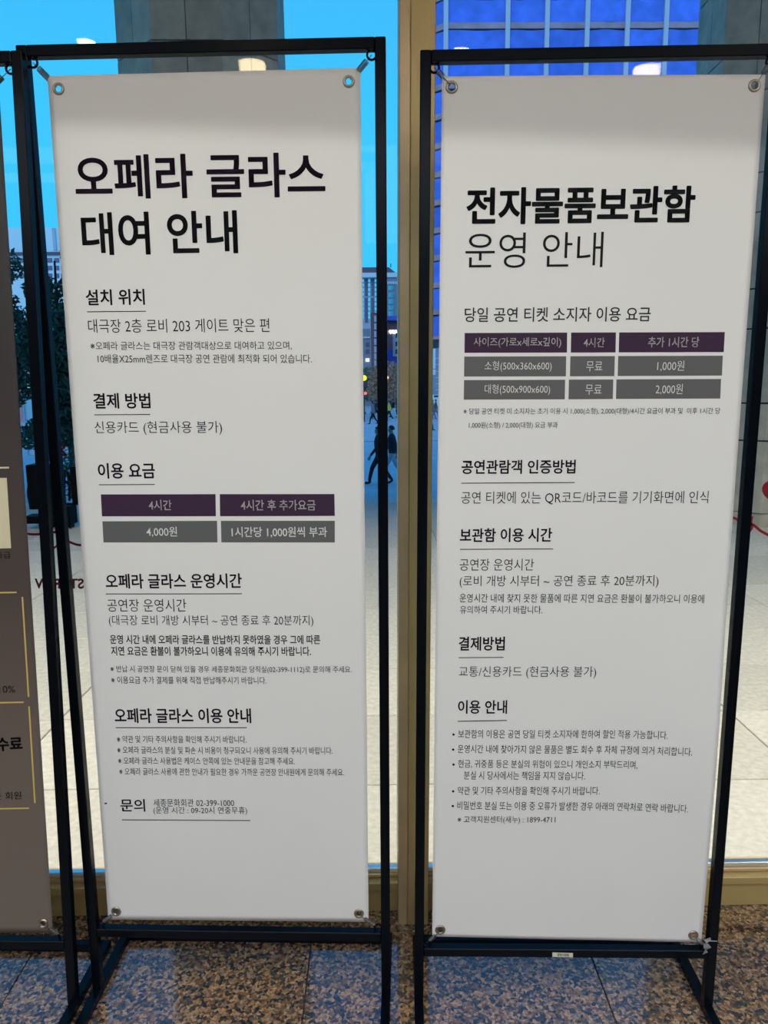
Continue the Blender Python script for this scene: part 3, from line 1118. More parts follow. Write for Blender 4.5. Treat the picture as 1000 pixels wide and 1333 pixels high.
def smooth_path(pts, n=8):
    out = []
    p = [Vector((a, b, 0)) for a, b in pts]
    for i in range(len(p) - 1):
        p0, p1, p2, p3 = p[max(i - 1, 0)], p[i], p[i + 1], p[min(i + 2, len(p) - 1)]
        for k in range(n):
            t = k / n
            q = 0.5 * ((2 * p1) + (p2 - p0) * t + (2 * p0 - 5 * p1 + 4 * p2 - p3) * t * t + (3 * p1 - p0 - 3 * p2 + p3) * t ** 3)
            out.append((q.x, q.y))
    out.append(pts[-1])
    return out


decal_curve('window_decal', 'red vinyl ribbon line on the glass beside the brown banner',
            smooth_path([(20, 692), (42, 695.5), (60, 694.5), (73, 693), (84, 700), (92, 706), (105, 709.5), (125, 706)]), 3.0)
decal_curve('window_decal', 'short red vinyl stroke on the glass beside the brown banner', smooth_path([(68, 715.5), (72, 712), (78, 706)]), 2.5)
decal_curve('window_decal', 'red vinyl zigzag mark high on the glass by the opera glass banner',
            smooth_path([(80, 580), (84, 580.5), (81, 586), (86, 592), (82, 592.5)]), 2.4)
decal_curve('window_decal', 'red vinyl ribbon line on the glass beside the locker stand',
            smooth_path([(930, 668), (955, 674), (966, 680), (980, 683), (992, 692), (1012, 701), (1040, 704)]), 3.4)
decal_curve('window_decal', 'red vinyl knot on the glass beside the locker stand', smooth_path([(979, 672), (977.5, 680), (978.5, 687), (975, 692)]), 4.0)
# heart
bm = bmesh.new()
hv = []
c = at_y(1012, 641, DY)
for k in range(36):
    t = 2 * math.pi * k / 36
    hv.append(bm.verts.new(c + Vector((16 * math.sin(t) ** 3, 0, 13 * math.cos(t) - 5 * math.cos(2 * t) - 2 * math.cos(3 * t) - math.cos(4 * t))) * (1.25 * 1.9 / F)))
bm.faces.new(hv)
o = obj('window_decal', bm, M['decal'])
so = o.modifiers.new('thickness', 'SOLIDIFY')
so.thickness = 0.0004
tag(o, 'red vinyl heart on the glass beside the locker stand', 'decal')
# lettering seen from behind
co, faces = text_outlines([('STAR W', 0.030, 4)])[0]
lo, hi = co.min(0), co.max(0)
tt = (co - lo) / (hi - lo)
me = bpy.data.meshes.new('window_lettering')
me.from_pydata([at_y(109.0 + (45.0 - 109.0) * t[0], 766.5 - 13.5 * t[1], DY)[:] for t in tt], [], faces)
me.materials.append(M['decal'])
o = link_mesh('window_lettering', me)
tag(o, 'red vinyl lettering on the glass, reversed, beside the brown banner', 'decal')

# ------------------------------------------------------------------ black floodlight unit on the terrace
fl = empty('floodlight_unit', at_z(88, 688, TZ)[:])
tag(fl, 'low black floodlight unit on the terrace behind the frame posts', 'floodlight')
K = M['dark_case']
fx, fy = fl.location.x, fl.location.y


def fl_pt(u, v, dy=0.0):
    p = at_y(u, v, fy + dy)
    return (p.x - fx, dy, p.z - TZ)


def fl_box(name, u0, v0, u1, v1, d0, d1):
    a = at_y(u0, v1, fy)
    b = at_y(u1, v0, fy)
    box(name, (a.x - fx, d0, a.z - TZ), (b.x - fx, d1, b.z - TZ), K, fl, 0.006)


fl_box('lamp_head', 39, 605, 70, 663, -0.02, 0.2)
fl_box('lamp_head', 95, 607, 128, 655, -0.02, 0.2)
fl_box('base_bar', 34, 671, 80, 681, -0.05, 0.15)
fl_box('base_box', 70, 659, 91, 684, -0.03, 0.18)
fl_box('base_foot', 52, 679, 66, 688, -0.03, 0.18)
for pts in ([(88, 615), (91, 623), (95, 630)], [(81, 628), (87, 627), (90, 634), (90.5, 652)], [(40, 618), (36.5, 640), (40, 662)], [(84, 612), (84, 655)]):
    bm = bmesh.new()
    add_tube(bm, [fl_pt(u, v, 0.04) for u, v in smooth_path(pts, 4)], 0.012, 6)
    obj('yoke', bm, K, fl)
bm = bmesh.new()
pts3 = [fl_pt(86, 684), fl_pt(92, 684), fl_pt(92.5, 689)]
a0 = [bm.verts.new(p) for p in pts3]
b0 = [bm.verts.new((p[0], p[1] + 0.1, p[2])) for p in pts3]
bm.faces.new(a0)
bm.faces.new(b0[::-1])
for k in range(3):
    bm.faces.new((a0[k], a0[(k + 1) % 3], b0[(k + 1) % 3], b0[k]))
obj('base_foot', bm, K, fl)
fl_box('cross_rail', 66, 655, 110, 658, 0.0, 0.05)

# ------------------------------------------------------------------ tower wrapped in blue scaffold netting
M['net'] = mat('blue_netting', (0.13, 0.22, 0.80), 0.8, vary=0.22, scale=0.7, bump=0.0, randv=0.10)
M['slab_pink'] = mat('bare_concrete_edge', (0.62, 0.32, 0.36), 0.9, vary=0.25, scale=0.6)
M['pole_cyan'] = mat('galvanised_pole', (0.80, 0.62, 0.66), 0.6)
M['dark_glass'] = mat('dark_window_glass', (0.05, 0.06, 0.08), 0.15)
M['pale_panel'] = mat('pale_cladding', (0.85, 0.88, 0.90), 0.6)
M['mid_blue'] = mat('blue_grey_cladding', (0.30, 0.34, 0.42), 0.6, vary=0.1, scale=0.4)
YT = 95.0


def tower():
    c0 = at_y(580, 20, YT)
    X0 = c0.x
    e = empty('scaffolded_tower', (X0, YT, PZ))
    tag(e, 'tall building wrapped in blue scaffold netting', 'building')
    polepx = [580, 660, 711, 763, 815, 865, 917, 968]
    px_ = [at_y(u, 30, YT).x - X0 for u in polepx]
    dirL = Vector((-0.76, 0.65))
    Ls = 6.5
    zb = at_y(572, 438, YT).z - PZ
    pitch = 3.22
    nf = 13
    W_ = px_[-1]
    back = 18.0
    # solid core
    bm = bmesh.new()
    add_prism(bm, [(0.5, 0.6), (W_, 0.6), (W_, back), (dirL.x * Ls + 0.3, back), (dirL.x * Ls + 0.4, dirL.y * Ls + 0.6)], 0, zb + pitch * nf)
    obj('core', bm, M['mid_blue'], e)
    # floor edges
    for k in range(nf + 1):
        z = zb + pitch * k
        bm = bmesh.new()
        add_prism(bm, [(-0.05, -0.45), (W_, -0.45), (W_, 0.65), (0.4, 0.65)], z - 0.55, z + 0.10)
        obj('floor_edge', bm, M['slab_pink'], e)
        bm = bmesh.new()
        n2 = Vector((-dirL.y, dirL.x)) * 0.45 * -1
        p, q = Vector((-0.05, -0.45)), Vector((-0.05, -0.45)) + dirL * Ls
        nn = Vector((0.65, 0.76))
        add_prism(bm, [p[:], q[:], (q + nn * 0.9)[:], (p + nn * 0.9)[:]], z - 0.55, z + 0.10)
        obj('floor_edge', bm, M['slab_pink'], e)
    # poles
    for x in px_:
        bm = bmesh.new()
        add_box(bm, (x - 0.26, -0.75, zb - 0.5), (x + 0.26, -0.40, zb + pitch * nf))
        obj('scaffold_pole', bm, M['pole_cyan'], e)
    # netting panels, each bellied a little
    def panel(a, b, z0, z1, out):
        bm = bmesh.new()
        nx, nz = 6, 4
        ph = rnd.random() * 6
        g = []
        for j in range(nz + 1):
            row = []
            for i in range(nx + 1):
                s, t = i / nx, j / nz
                p = a.lerp(b, s) + out * (0.12 * math.sin(s * math.pi) * (1 - t * 0.6) + 0.05 * math.sin(s * 9 + ph) * math.sin(t * 5 + ph))
                row.append(bm.verts.new((p.x, p.y, z0 + (z1 - z0) * t + 0.06 * math.sin(s * 7 + ph) * (j == nz))))
            g.append(row)
        for j in range(nz):
            for i in range(nx):
                bm.faces.new((g[j][i], g[j][i + 1], g[j + 1][i + 1], g[j + 1][i]))
        obj('netting_panel', bm, M['net'], e, True)

    for k in range(nf):
        z0, z1 = zb + pitch * k + 0.10, zb + pitch * (k + 1) - 0.72
        for i in range(len(px_) - 1):
            panel(Vector((px_[i] + 0.2, -0.35)), Vector((px_[i + 1] - 0.2, -0.35)), z0, z1, Vector((0, -1)))
        panel(Vector((-0.15, -0.25)), Vector((-0.15, -0.25)) + dirL * Ls, z0, z1, Vector((-0.65, -0.76)))
    # podium: windows, pale panels and signs
    def pod(name, u0, v0, u1, v1, m, d=0.5):
        a, b = at_y(u0, v1, YT - 1.2), at_y(u1, v0, YT - 1.2)
        box(name, (a.x - X0, -1.2, a.z - PZ), (b.x - X0, -1.2 + d, b.z - PZ), m, e)
    pod('lintel', 548, 438, 640, 442, M['slab_pink'], 1.5)
    for k, u in enumerate((549, 557, 563, 571, 579)):
        pod('window', u, 443, u + 5.5, 453, M['dark_glass'])
    pod('podium_wall', 546, 453, 620, 532, M['mid_blue'], 1.0)
    for u0, v0, u1, v1 in ((558, 454, 567, 480), (558, 481, 567, 488), (546, 513, 640, 528)):
        a = (u0, v0, u1, v1)
        pod('pale_panel', *a, M['pale_panel'], -0.1)
    for v in (466, 474, 483, 491, 499, 507):
        pod('band', 567, v, 612, v + 0.9, M['pale_panel'], -0.06)
    pod('sign_board', 565, 514.5, 573, 517, M['dark_glass'], -0.2)
    pod('ground_wall', 556, 528, 640, 540, M['column'], -0.1)


tower()


# ------------------------------------------------------------------ far buildings
def px_building(name, label, u0, u1, vtop, Y, m, depth=12.0):
    a = at_y(u0, vtop, Y)
    b = at_y(u1, vtop, Y)
    e = empty(name, (a.x, Y, PZ))
    tag(e, label, 'building')
    box('wall', (0, 0, 0), (b.x - a.x, depth, a.z - PZ), m, e)

    def part(nm, p0, q0, p1, q1, mm, d=0.25):
        A, B = at_y(p0, q1, Y), at_y(p1, q0, Y)
        return box(nm, (A.x - a.x, -d, A.z - PZ), (B.x - a.x, 0.02, B.z - PZ), mm, e)
    return e, part, a, b


M['hotel'] = mat('pale_hotel_wall', (0.62, 0.60, 0.66), 0.6)
M['hotel_white'] = mat('white_hotel_trim', (0.92, 0.92, 0.92), 0.5)
M['hotel_glass'] = mat('hotel_window_band', (0.22, 0.15, 0.24), 0.3)
M['slate'] = mat('dark_slate_roof', (0.20, 0.11, 0.14), 0.7)
M['pane_lit'] = mat('mirror_window_pane', (0.95, 0.95, 0.92), 0.12, 1.0)
M['lit'] = mat('lit_window', (0.9, 0.9, 0.8), 0.4, emit=(1.0, 0.95, 0.8), estr=0.9)

e, part, a, b = px_building('hotel_building', 'pale high-rise hotel with dark hipped roof', 430, 534, 358, 150, M['hotel'])
A, Bc = at_y(424, 356, 149), at_y(538, 361, 149)
box('cornice', (A.x - a.x, -1.6, Bc.z - PZ), (Bc.x - a.x, 12, A.z - PZ), M['hotel_white'], e)
Ct = at_y(509, 346, 149)
bm = bmesh.new()
zr0, zr1 = A.z - PZ, Ct.z - PZ
x0, x1 = 0.0, at_y(517, 350, 150).x - a.x
lowv = [bm.verts.new(v) for v in ((x0, 0, zr0), (x1, 0, zr0), (x1, 11, zr0), (x0, 11, zr0))]
hiv = [bm.verts.new(v) for v in ((x0, 0.6, zr1), (x1 - 1.6, 0.6, zr1), (x1 - 1.6, 10, zr1), (x0, 10, zr1))]
bm.faces.new(hiv)
bm.faces.new(lowv[::-1])
for k in range(4):
    bm.faces.new((lowv[k], lowv[(k + 1) % 4], hiv[(k + 1) % 4], hiv[k]))
obj('roof', bm, M['slate'], e)
for u in (467, 475.2, 483.6, 492, 500):
    part('window_band', u, 361.5, u + 3.6, 385.5, M['hotel_glass'], 0.15)
    part('window_band', u, 387.5, u + 3.6, 420, M['hotel_glass'], 0.15)
for u in (471.3, 479.4, 487.8, 496):
    for v in (363, 369, 375, 381, 388, 394, 400, 406, 411):
        part('window', u, v, u + 2.6, v + 4.4, M['pane_lit'], 0.12)
part('wing_wall', 503.5, 362, 534, 440, M['mid_blue'], 1.2)
for v in (373, 382.5, 390.5, 398.5, 406):
    for u in (505.8, 517, 526):
        part('window', u, v, u + 7.0, v + 6.2, M['pane_lit'], 1.35)
for k in range(9):
    part('sign_letter', 504.5 + 2.3 * k, 368.0 - (k % 2) * 0.6, 506.0 + 2.3 * k, 371.2, M['hotel_white'], 1.5)
part('antenna', 508.2, 343.8, 509.4, 348, M['slate'], 0.5)

e, part, a, b = px_building('office_block', 'dark narrow office block in front of the hotel', 482.5, 503, 407, 115, M['slate'], 8)
for v in (411, 421, 431, 441, 451, 460, 469):
    part('window', 487.3, v, 490.0, v + 8, M['hotel'], 0.15)
    part('window', 493, v, 500.0, v + 8, M['hotel'], 0.15)
e, part, a, b = px_building('low_block', 'low blue-grey block beside the dark office block', 455, 482, 428, 122, M['mid_blue'], 8)
part('roof_edge', 455, 438.5, 481.8, 440.5, M['hotel_white'], 0.3)
part('window', 476, 466.5, 481, 471, M['lit'], 0.15)
for v in (446, 455):
    part('window', 476, v, 480.5, v + 5, M['hotel_glass'], 0.15)
e, part, a, b = px_building('street_block', 'mixed low-rise shop block with pale stair windows', 503, 536, 416, 125, M['slab_pink'], 8)
part('bay', 511.5, 430, 519.5, 464, M['pale_panel'], 0.5)
for v in (434, 445, 455):
    part('window', 515, v, 518.5, v + 6, M['dark_glass'], 0.6)
part('wall_panel', 503.5, 455, 536, 476, M['net'], 0.2)
part('awning', 504, 412, 519, 418, M['net'], 1.4)
part('awning_back', 504, 418, 522, 430, M['slate'], 0.4)

# left side, beyond the trees
e, part, a, b = px_building('pale_building', 'pale long building beyond the terrace trees', -60, 140, 297, 140, M['hotel_white'], 10)
part('roof_band', -60, 328, 140, 333, M['slate'], 0.4)
for v in (336, 346, 356):
    for u in range(-10, 130, 9):
        part('window', u, v, u + 6, v + 6, M['hotel_glass'], 0.1)
part('pier', 70.5, 297, 72, 326, M['hotel'], 0.3)
M['lit_yellow'] = mat('lit_shop_front', (0.6, 0.5, 0.3), 0.6, emit=(1.0, 0.78, 0.38), estr=0.55)
M['pink_sign'] = mat('pink_neon', (0.9, 0.2, 0.4), 0.5, emit=(1.0, 0.15, 0.45), estr=1.6)
e, part, a, b = px_building('lit_shop', 'warmly lit shop front beyond the trees', -10, 36, 440, 70, M['slab_pink'], 6)
for u in (21, 25, 29):
    part('lit_panel', u, 446, u + 3.2, 468, M['lit_yellow'], 0.2)
part('neon_sign', 35, 451, 40, 460, M['pink_sign'], 0.3)
part('shop_band', -10, 474, 36, 478, M['slate'], 0.3)

# white marquee tents on the plaza
for u0, u1, vt, lab in ((26, 64, 488, 'white event tent on the plaza near the brown banner'), (70, 128, 486, 'wide white event tent on the plaza behind the opera glass banner')):
    Y = 34.0
    a, b = at_y(u0, vt, Y), at_y(u1, vt, Y)
    e = empty('event_tent', ((a.x + b.x) / 2, Y, PZ))
    tag(e, lab, 'tent')
    w = (b.x - a.x) / 2
    ze = at_y(60, 515, Y).z - PZ
    zt = a.z - PZ
    bm = bmesh.new()
    lowv = [bm.verts.new(v) for v in ((-w, 0, ze), (w, 0, ze), (w, 2.4, ze), (-w, 2.4, ze))]
    top = bm.verts.new((0, 1.2, zt))
    bm.faces.new(lowv[::-1])
    for k in range(4):
        bm.faces.new((lowv[k], lowv[(k + 1) % 4], top))
    obj('roof', bm, M['hotel_white'], e)
    box('wall', (-w, 0.05, 0.0), (w, 0.1, ze), M['pale_panel'], e)
    for sx in (-w + 0.05, w - 0.05):
        bm = bmesh.new()
        add_tube(bm, [(sx, 0.0, 0), (sx, 0.0, ze)], 0.03, 6)
        obj('pole', bm, M['alu'], e)


# ------------------------------------------------------------------ trees and shrubs
M['bark'] = mat('dark_bark', (0.07, 0.05, 0.045), 0.9)
M['leaf'] = mat('dark_green_leaves', (0.10, 0.12, 0.07), 0.7, vary=0.4, scale=3)
M['leaf2'] = mat('mid_green_leaves', (0.20, 0.22, 0.13), 0.7, vary=0.4, scale=2)
M['leaf_autumn'] = mat('autumn_leaves', (0.55, 0.26, 0.16), 0.7, vary=0.35, scale=2)


def tree(name, label, base, height, crown, nleaf, leafsize, m, seed, group=None, cat='tree', trunk_r=0.10):
    """crown: list of (dx, dy, z, rx, rz) ellipsoids"""
    r = random.Random(seed)
    e = empty(name, base)
    tag(e, label, cat, group)
    bm = bmesh.new()
    pts = [(0.05 * math.sin(k), 0.05 * math.cos(k * 1.3), height * k / 6) for k in range(7)]
    add_tube(bm, pts, [trunk_r * (1 - 0.12 * k) for k in range(7)], 7)
    obj('trunk', bm, M['bark'], e, True)
    bm = bmesh.new()
    for dx, dy, z, rx, rz in crown:
        t = min(max((z - rz * 0.7) / height, 0.15), 0.9)
        s = Vector((0, 0, height * t))
        g = Vector((dx, dy, z))
        add_tube(bm, [s, s.lerp(g, 0.5) + Vector((0, 0, -0.1 * rx)), g], [trunk_r * 0.4, trunk_r * 0.3, trunk_r * 0.12], 5)
    obj('branches', bm, M['bark'], e)
    verts, faces = [], []
    tot = sum(c[3] ** 2 * c[4] for c in crown)
    for dx, dy, z, rx, rz in crown:
        for _ in range(int(nleaf * rx ** 2 * rz / tot)):
            while True:
                p = Vector((r.uniform(-1, 1), r.uniform(-1, 1), r.uniform(-1, 1)))
                if 0.15 < p.length < 1:
                    break
            c = Vector((dx + p.x * rx, dy + p.y * rx, z + p.z * rz))
            a = Vector((r.gauss(0, 1), r.gauss(0, 1), r.gauss(0, 1))).normalized()
            b = a.cross(Vector((r.gauss(0, 1), r.gauss(0, 1), r.gauss(0, 1)))).normalized()
            s = leafsize * r.uniform(0.6, 1.3)
            i = len(verts)
            verts += [c - a * s, c + b * s * 0.45, c + a * s, c - b * s * 0.45]
            faces.append((i, i + 1, i + 2, i + 3))
    me = bpy.data.meshes.new('foliage')
    me.from_pydata([v[:] for v in verts], [], faces)
    f = link_mesh('foliage', me, m, e)
    f['kind'] = 'stuff'
    return e


YA = 21.0
ba = at_y(22, 600, YA)
tree('plaza_tree', 'slim dark tree on the plaza beside the brown banner', (ba.x, YA, PZ), 7.2,
     [(-0.2, 0, 7.0, 0.35, 0.7), (0.1, 0, 6.2, 0.5, 0.5), (-0.3, 0, 5.3, 0.7, 0.4), (0.2, 0, 4.3, 1.0, 0.9), (-0.5, 0.2, 3.2, 1.1, 0.9), (0.3, 0, 1.6, 0.8, 0.35)],
     8000, 0.085, M['leaf'], 3, trunk_r=0.06)
YB = 19.0
bb = at_y(92, 600, YB)
tree('plaza_tree', 'full dark green tree on the plaza behind the opera glass banner', (bb.x, YB, PZ), 6.0,
     [(0.5, 0, 6.1, 0.35, 0.3), (-0.3, 0, 5.3, 0.5, 0.35), (0.3, 0, 4.7, 0.8, 0.3), (-0.3, 0, 3.9, 0.9, 0.6), (0.2, 0.2, 2.8, 1.0, 0.8), (-0.35, 0, 1.9, 0.7, 0.45), (0.6, 0, 5.0, 0.4, 0.4)],
     11000, 0.085, M['leaf'], 5, trunk_r=0.09)
bs = at_y(88, 600, 14.0)
tree('clipped_shrub', 'low green shrub behind the floodlight unit', (bs.x, 14.0, TZ + (PZ - TZ) * 5 / 12), 0.7, [(0, 0, 0.55, 0.45, 0.45), (0.3, 0.1, 0.4, 0.35, 0.35)], 900, 0.05, M['leaf'], 8, cat='shrub', trunk_r=0.03)
bt = at_y(90, 560, 25.0)
tree('bare_shrub', 'nearly bare shrub on the plaza by the white tents', (bt.x, 25.0, PZ), 1.2,
     [(-0.3, 0, 1.0, 0.3, 0.35), (0.1, 0, 1.15, 0.3, 0.4), (0.4, 0, 0.9, 0.35, 0.3)], 160, 0.05, M['leaf'], 9, cat='shrub', trunk_r=0.03)
for k, (u, v, Y, h, mm, lab) in enumerate(((472, 478, 72, 5.2, 'leaf2', 'green street tree across the plaza by the traffic signal'), (484, 474, 78, 6.0, 'leaf2', 'taller green street tree in front of the dark office block'),
                                           (508, 468, 74, 6.2, 'leaf_autumn', 'rust-brown autumn tree across the plaza'), (516, 470, 80, 6.4, 'leaf2', 'green street tree beside the rust-brown tree'),
                                           (496, 472, 68, 5.6, 'leaf_autumn', 'brownish street tree behind the opera glass stand post'))):
    p = at_y(u, 530, Y)
    top = at_y(u, v, Y).z - PZ
    tree('street_tree', lab, (p.x, Y, PZ), top * 0.8,
         [(0, 0, top * 0.72, 1.1, top * 0.26), (0.5, 0.2, top * 0.52, 1.0, top * 0.2), (-0.5, -0.1, top * 0.55, 1.0, top * 0.2)], 1500, 0.16, M[mm], 20 + k, 'street trees across the plaza')


# ------------------------------------------------------------------ signals and street lamps
def lamp_mat(name, c, s):
    return mat(name, c, 0.4, emit=c, estr=s)


M['amber'] = lamp_mat('amber_signal', (1.0, 0.72, 0.02), 1.2)
M['redsig'] = lamp_mat('red_signal', (1.0, 0.10, 0.05), 2.0)
M['greensig'] = lamp_mat('green_signal', (0.15, 1.0, 0.55), 1.6)
M['orange'] = lamp_mat('orange_lamp', (1.0, 0.45, 0.25), 1.8)
M['pole'] = mat('dark_pole_paint', (0.06, 0.06, 0.07), 0.6)


def signal(label, u, v, Y, r_px, m, poleu):
    p = at_y(u, v, Y)
    q = at_y(poleu, v, Y)
    e = empty('traffic_signal', (q.x, Y, PZ))
    tag(e, label, 'traffic light')
    z = p.z - PZ
    dx = p.x - q.x
    r = r_px * Y / F
    bm = bmesh.new()
    add_tube(bm, [(0, 0.1, 0), (0, 0.1, z + 0.4)], 0.06, 8)
    obj('pole', bm, M['pole'], e)
    if abs(dx) > 0.05:
        bm = bmesh.new()
        add_tube(bm, [(0, 0.1, z), (dx, 0.1, z)], 0.04, 6)
        obj('arm', bm, M['pole'], e)
    bm = bmesh.new()
    add_box(bm, (dx - r * 1.25, 0.0, z - r * 3.2), (dx + r * 1.25, 0.25, z + r * 1.3), 0.02)
    obj('housing', bm, M['pole'], e)
    bm = bmesh.new()
    bmesh.ops.create_uvsphere(bm, u_segments=14, v_segments=8, radius=r)
    for vv in bm.verts:
        vv.co = Vector((vv.co.x + dx, vv.co.y * 0.4, vv.co.z + z))
    obj('lens', bm, m, e, True)


signal('traffic signal showing a yellow light across the plaza', 474, 492, 60, 3.6, M['amber'], 466)
signal('traffic signal showing a red light across the plaza', 475.8, 512, 64, 2.0, M['redsig'], 474)
signal('traffic signal showing a green light beside the brown banner', 37, 506, 45, 3.2, M['greensig'], 48)
for u, v, Y, lab in ((504, 491.5, 66, 'small street lamp with orange globe beside the opera glass stand post'), (561.5, 491.5, 66, 'small street lamp with orange globe before the scaffolded tower')):
    p = at_y(u, v, Y)
    e = empty('street_lamp', (p.x, Y, PZ))
    tag(e, lab, 'street lamp')
    z = p.z - PZ
    bm = bmesh.new()
    add_tube(bm, [(0, 0, 0), (0, 0, z - 0.08)], [0.06, 0.035], 8)
    obj('pole', bm, M['pole'], e)
    bm = bmesh.new()
    bmesh.ops.create_uvsphere(bm, u_segments=12, v_segments=8, radius=0.14)
    for vv in bm.verts:
        vv.co.z += z
    obj('globe', bm, M['orange'], e, True)

# ------------------------------------------------------------------ people
M['skin'] = mat('skin', (0.45, 0.27, 0.20), 0.6)
M['hair'] = mat('black_hair', (0.012, 0.010, 0.010), 0.5)


def person(label, foot, heading, colors, stride, height=1.72, lead=1):
    """colors: top, legs, shoes materials; heading: radians, local +x is forward"""
    e = empty('person', foot)
    e.rotation_euler = (0, 0, heading)
    k = height / 1.72
    e.scale = (k, k, k)
    tag(e, label, 'person')
    V, Ed, Rr, Reg = [], [], [], []

    def add(p, r, parent, reg):
        V.append(p)
        Rr.append(r)
        Reg.append(reg)
        i = len(V) - 1
        if parent is not None:
            Ed.append((parent, i))
        return i
    pel = add((0, 0, 0.93), 0.125, None, 'legs')
    wst = add((0.0, 0, 1.08), 0.125, pel, 'top')
    ch = add((0.02, 0, 1.30), 0.145, wst, 'top')
    ub = add((0.01, 0, 1.42), 0.085, ch, 'top')
    nk = add((0.02, 0, 1.50), 0.052, ub, 'skin')
    jaw = add((0.045, 0, 1.56), 0.068, nk, 'skin')
    hd = add((0.04, 0, 1.635), 0.088, jaw, 'skin')
    tp = add((0.03, 0, 1.69), 0.062, hd, 'skin')
    add((0.128, 0, 1.60), 0.012, hd, 'skin')
    for s in (1, -1):
        fwd = s * lead * stride
        hp = add((0.0, s * 0.085, 0.86), 0.095, pel, 'legs')
        kn = add((fwd * 0.55 + 0.04, s * 0.095, 0.49), 0.068, hp, 'legs')
        ax = fwd * 0.95 - (0.06 if fwd < 0 else 0)
        az = 0.10 if fwd >= 0 else 0.17
        an = add((ax, s * 0.095, az), 0.045, kn, 'legs')
        he = add((ax - 0.03, s * 0.095, 0.045 if fwd >= 0 else 0.12), 0.042, an, 'shoes')
        add((ax + 0.15, s * 0.10, 0.036), 0.034, he, 'shoes')
        sh = add((0.0, s * 0.175, 1.40), 0.062, ub, 'top')
        el = add((-fwd * 0.30 - 0.03, s * 0.215, 1.13), 0.048, sh, 'top')
        wr = add((-fwd * 0.60 + 0.06, s * 0.215, 0.90), 0.034, el, 'top')
        pa = add((-fwd * 0.66 + 0.08, s * 0.21, 0.83), 0.030, wr, 'skin')
        for q in range(4):
            o_ = (q - 1.5) * 0.020
            f1 = add((-fwd * 0.68 + 0.085 + o_, s * 0.208, 0.78 - 0.004 * abs(q - 1)), 0.010, pa, 'skin')
            add((-fwd * 0.68 + 0.095 + o_, s * 0.195, 0.745 - 0.006 * (q == 1)), 0.008, f1, 'skin')
        t1 = add((-fwd * 0.66 + 0.125, s * 0.195, 0.815), 0.010, pa, 'skin')
        add((-fwd * 0.66 + 0.14, s * 0.185, 0.785), 0.008, t1, 'skin')
    me = bpy.data.meshes.new('body')
    me.from_pydata(V, Ed, [])
    ob = bpy.data.objects.new('body_tmp', me)
    COL.objects.link(ob)
    sk = ob.modifiers.new('skin', 'SKIN')
    sk.use_smooth_shade = True
    for i, r in enumerate(Rr):
        sv = me.skin_vertices[0].data[i]
        r *= 1.12
        sv.radius = (r, r * (0.82 if Reg[i] == 'top' and i < 4 else 1.0))
        sv.use_root = (i == 0)
    sub = ob.modifiers.new('sub', 'SUBSURF')
    sub.levels = 1
    sub.render_levels = 1
    bpy.context.view_layer.update()
    me2 = bpy.data.meshes.new_from_object(ob.evaluated_get(bpy.context.evaluated_depsgraph_get()))
    bpy.data.objects.remove(ob)
    me2.name = 'body'
    names = ['top', 'legs', 'shoes', 'skin']
    me2.materials.clear()
    for m_ in (colors[0], colors[1], colors[2], M['skin']):
        me2.materials.append(m_)
    arr = np.array(V)
    segs = [(arr[a], arr[b], Reg[b]) for a, b in Ed]
    cen = np.array([p.center[:] for p in me2.polygons])
    dist = []
    for a, b, g in segs:
        ab = b - a
        t = np.clip((cen - a) @ ab / (ab @ ab), 0, 1)
        dist.append(np.linalg.norm(cen - a - t[:, None] * ab, axis=1))
    best = np.argmin(np.array(dist), axis=0)
    for i, poly in enumerate(me2.polygons):
        g = segs[best[i]][2]
        if g == 'legs' and cen[i][2] > 0.90:
            g = 'top'
        poly.material_index = names.index(g)
        poly.use_smooth = True
    link_mesh('body', me2, None, e)
    bm = bmesh.new()
    bmesh.ops.create_uvsphere(bm, u_segments=16, v_segments=10, radius=1)
    kill = [v for v in bm.verts if v.co.z < -0.55 or (v.co.x > 0.35 and v.co.z < 0.25)]
    bmesh.ops.delete(bm, geom=kill, context='VERTS')
    for v in bm.verts:
        v.co = Vector((0.022 + v.co.x * 0.108, v.co.y * 0.098, 1.645 + v.co.z * 0.108))
    h = obj('hair', bm, M['hair'], e, True)
    for s in (1, -1):
        bm = bmesh.new()
        bmesh.ops.create_uvsphere(bm, u_segments=6, v_segments=4, radius=0.011)
        for v in bm.verts:
            v.co += Vector((0.112, s * 0.032, 1.635))
        obj('eye', bm, M['hair'], e)
    return e


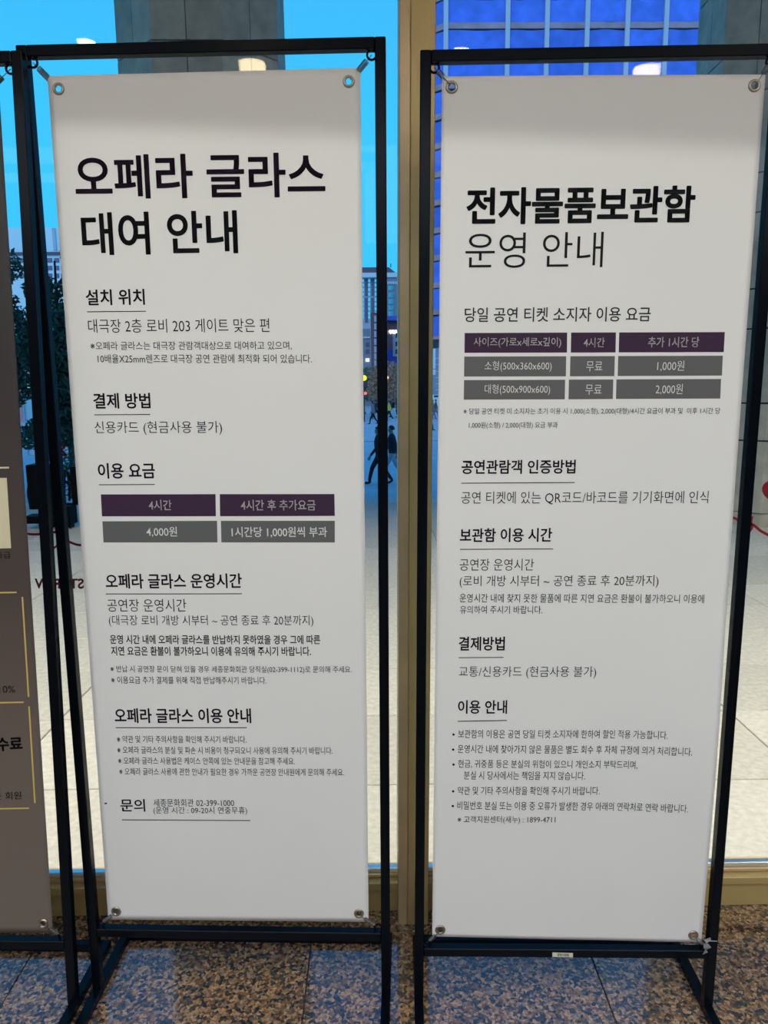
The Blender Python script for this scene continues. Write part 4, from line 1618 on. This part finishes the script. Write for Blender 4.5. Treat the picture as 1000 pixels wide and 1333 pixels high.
C = {k: mat(k + '_cloth', c, 0.85) for k, c in dict(navy=(0.020, 0.022, 0.040), black=(0.010, 0.010, 0.012), pale=(0.62, 0.55, 0.60), yellow=(0.75, 0.62, 0.10),
                                                    grey=(0.22, 0.20, 0.24), white=(0.8, 0.75, 0.78), darkblue=(0.05, 0.06, 0.12), brown=(0.20, 0.13, 0.12)).items()}


def ground(u, v):
    """where the pixel's ray meets the plaza or the steps"""
    for k in range(nst):
        zt = TZ + (PZ - TZ) * (k + 1) / nst
        p = at_z(u, v, zt)
        if STEP_Y + tread * k <= p.y <= STEP_Y + tread * (k + 1):
            return p
    return at_z(u, v, PZ)


LEFT, RIGHT = math.pi, 0.0
p1 = ground(511, 627.5)
person('man in dark navy jacket and pale trousers walking across the plaza', p1, LEFT, (C['navy'], C['pale'], C['black']), 0.33)
p2 = ground(494, 630.5)
person('person in black striding past the man in the navy jacket', p2, LEFT, (C['black'], C['black'], C['black']), 0.32, lead=-1)
for u, v, hgt, hd_, cs, lab, ld in (
        (486, 552, 1.70, LEFT, ('grey', 'black', 'black'), 'person in grey top and dark trousers walking far across the plaza', 1),
        (489.5, 546, 1.74, RIGHT, ('darkblue', 'black', 'black'), 'person in dark blue behind the person in the grey top', -1),
        (507, 548, 1.72, LEFT, ('yellow', 'black', 'white'), 'person in a yellow jacket far across the plaza', 1),
        (512, 543.5, 1.74, RIGHT, ('black', 'white', 'black'), 'person in black top and white trousers beside the yellow jacket', -1),
        (563, 545.5, 1.72, RIGHT, ('grey', 'grey', 'brown'), 'person in grey walking before the scaffolded tower', 1),
        (567, 545, 1.74, RIGHT, ('brown', 'grey', 'black'), 'person in brown walking before the scaffolded tower', -1),
        (558.5, 560.5, 1.70, RIGHT, ('navy', 'darkblue', 'black'), 'person in navy stepping out from behind the bronze mullion', 1),
        (472, 540, 1.70, LEFT, ('black', 'black', 'black'), 'person in black standing by the edge of the opera glass banner', 1)):
    g = at_z(u, v, PZ)
    person(lab, g, hd_, tuple(C[c] for c in cs), 0.30, hgt, ld)
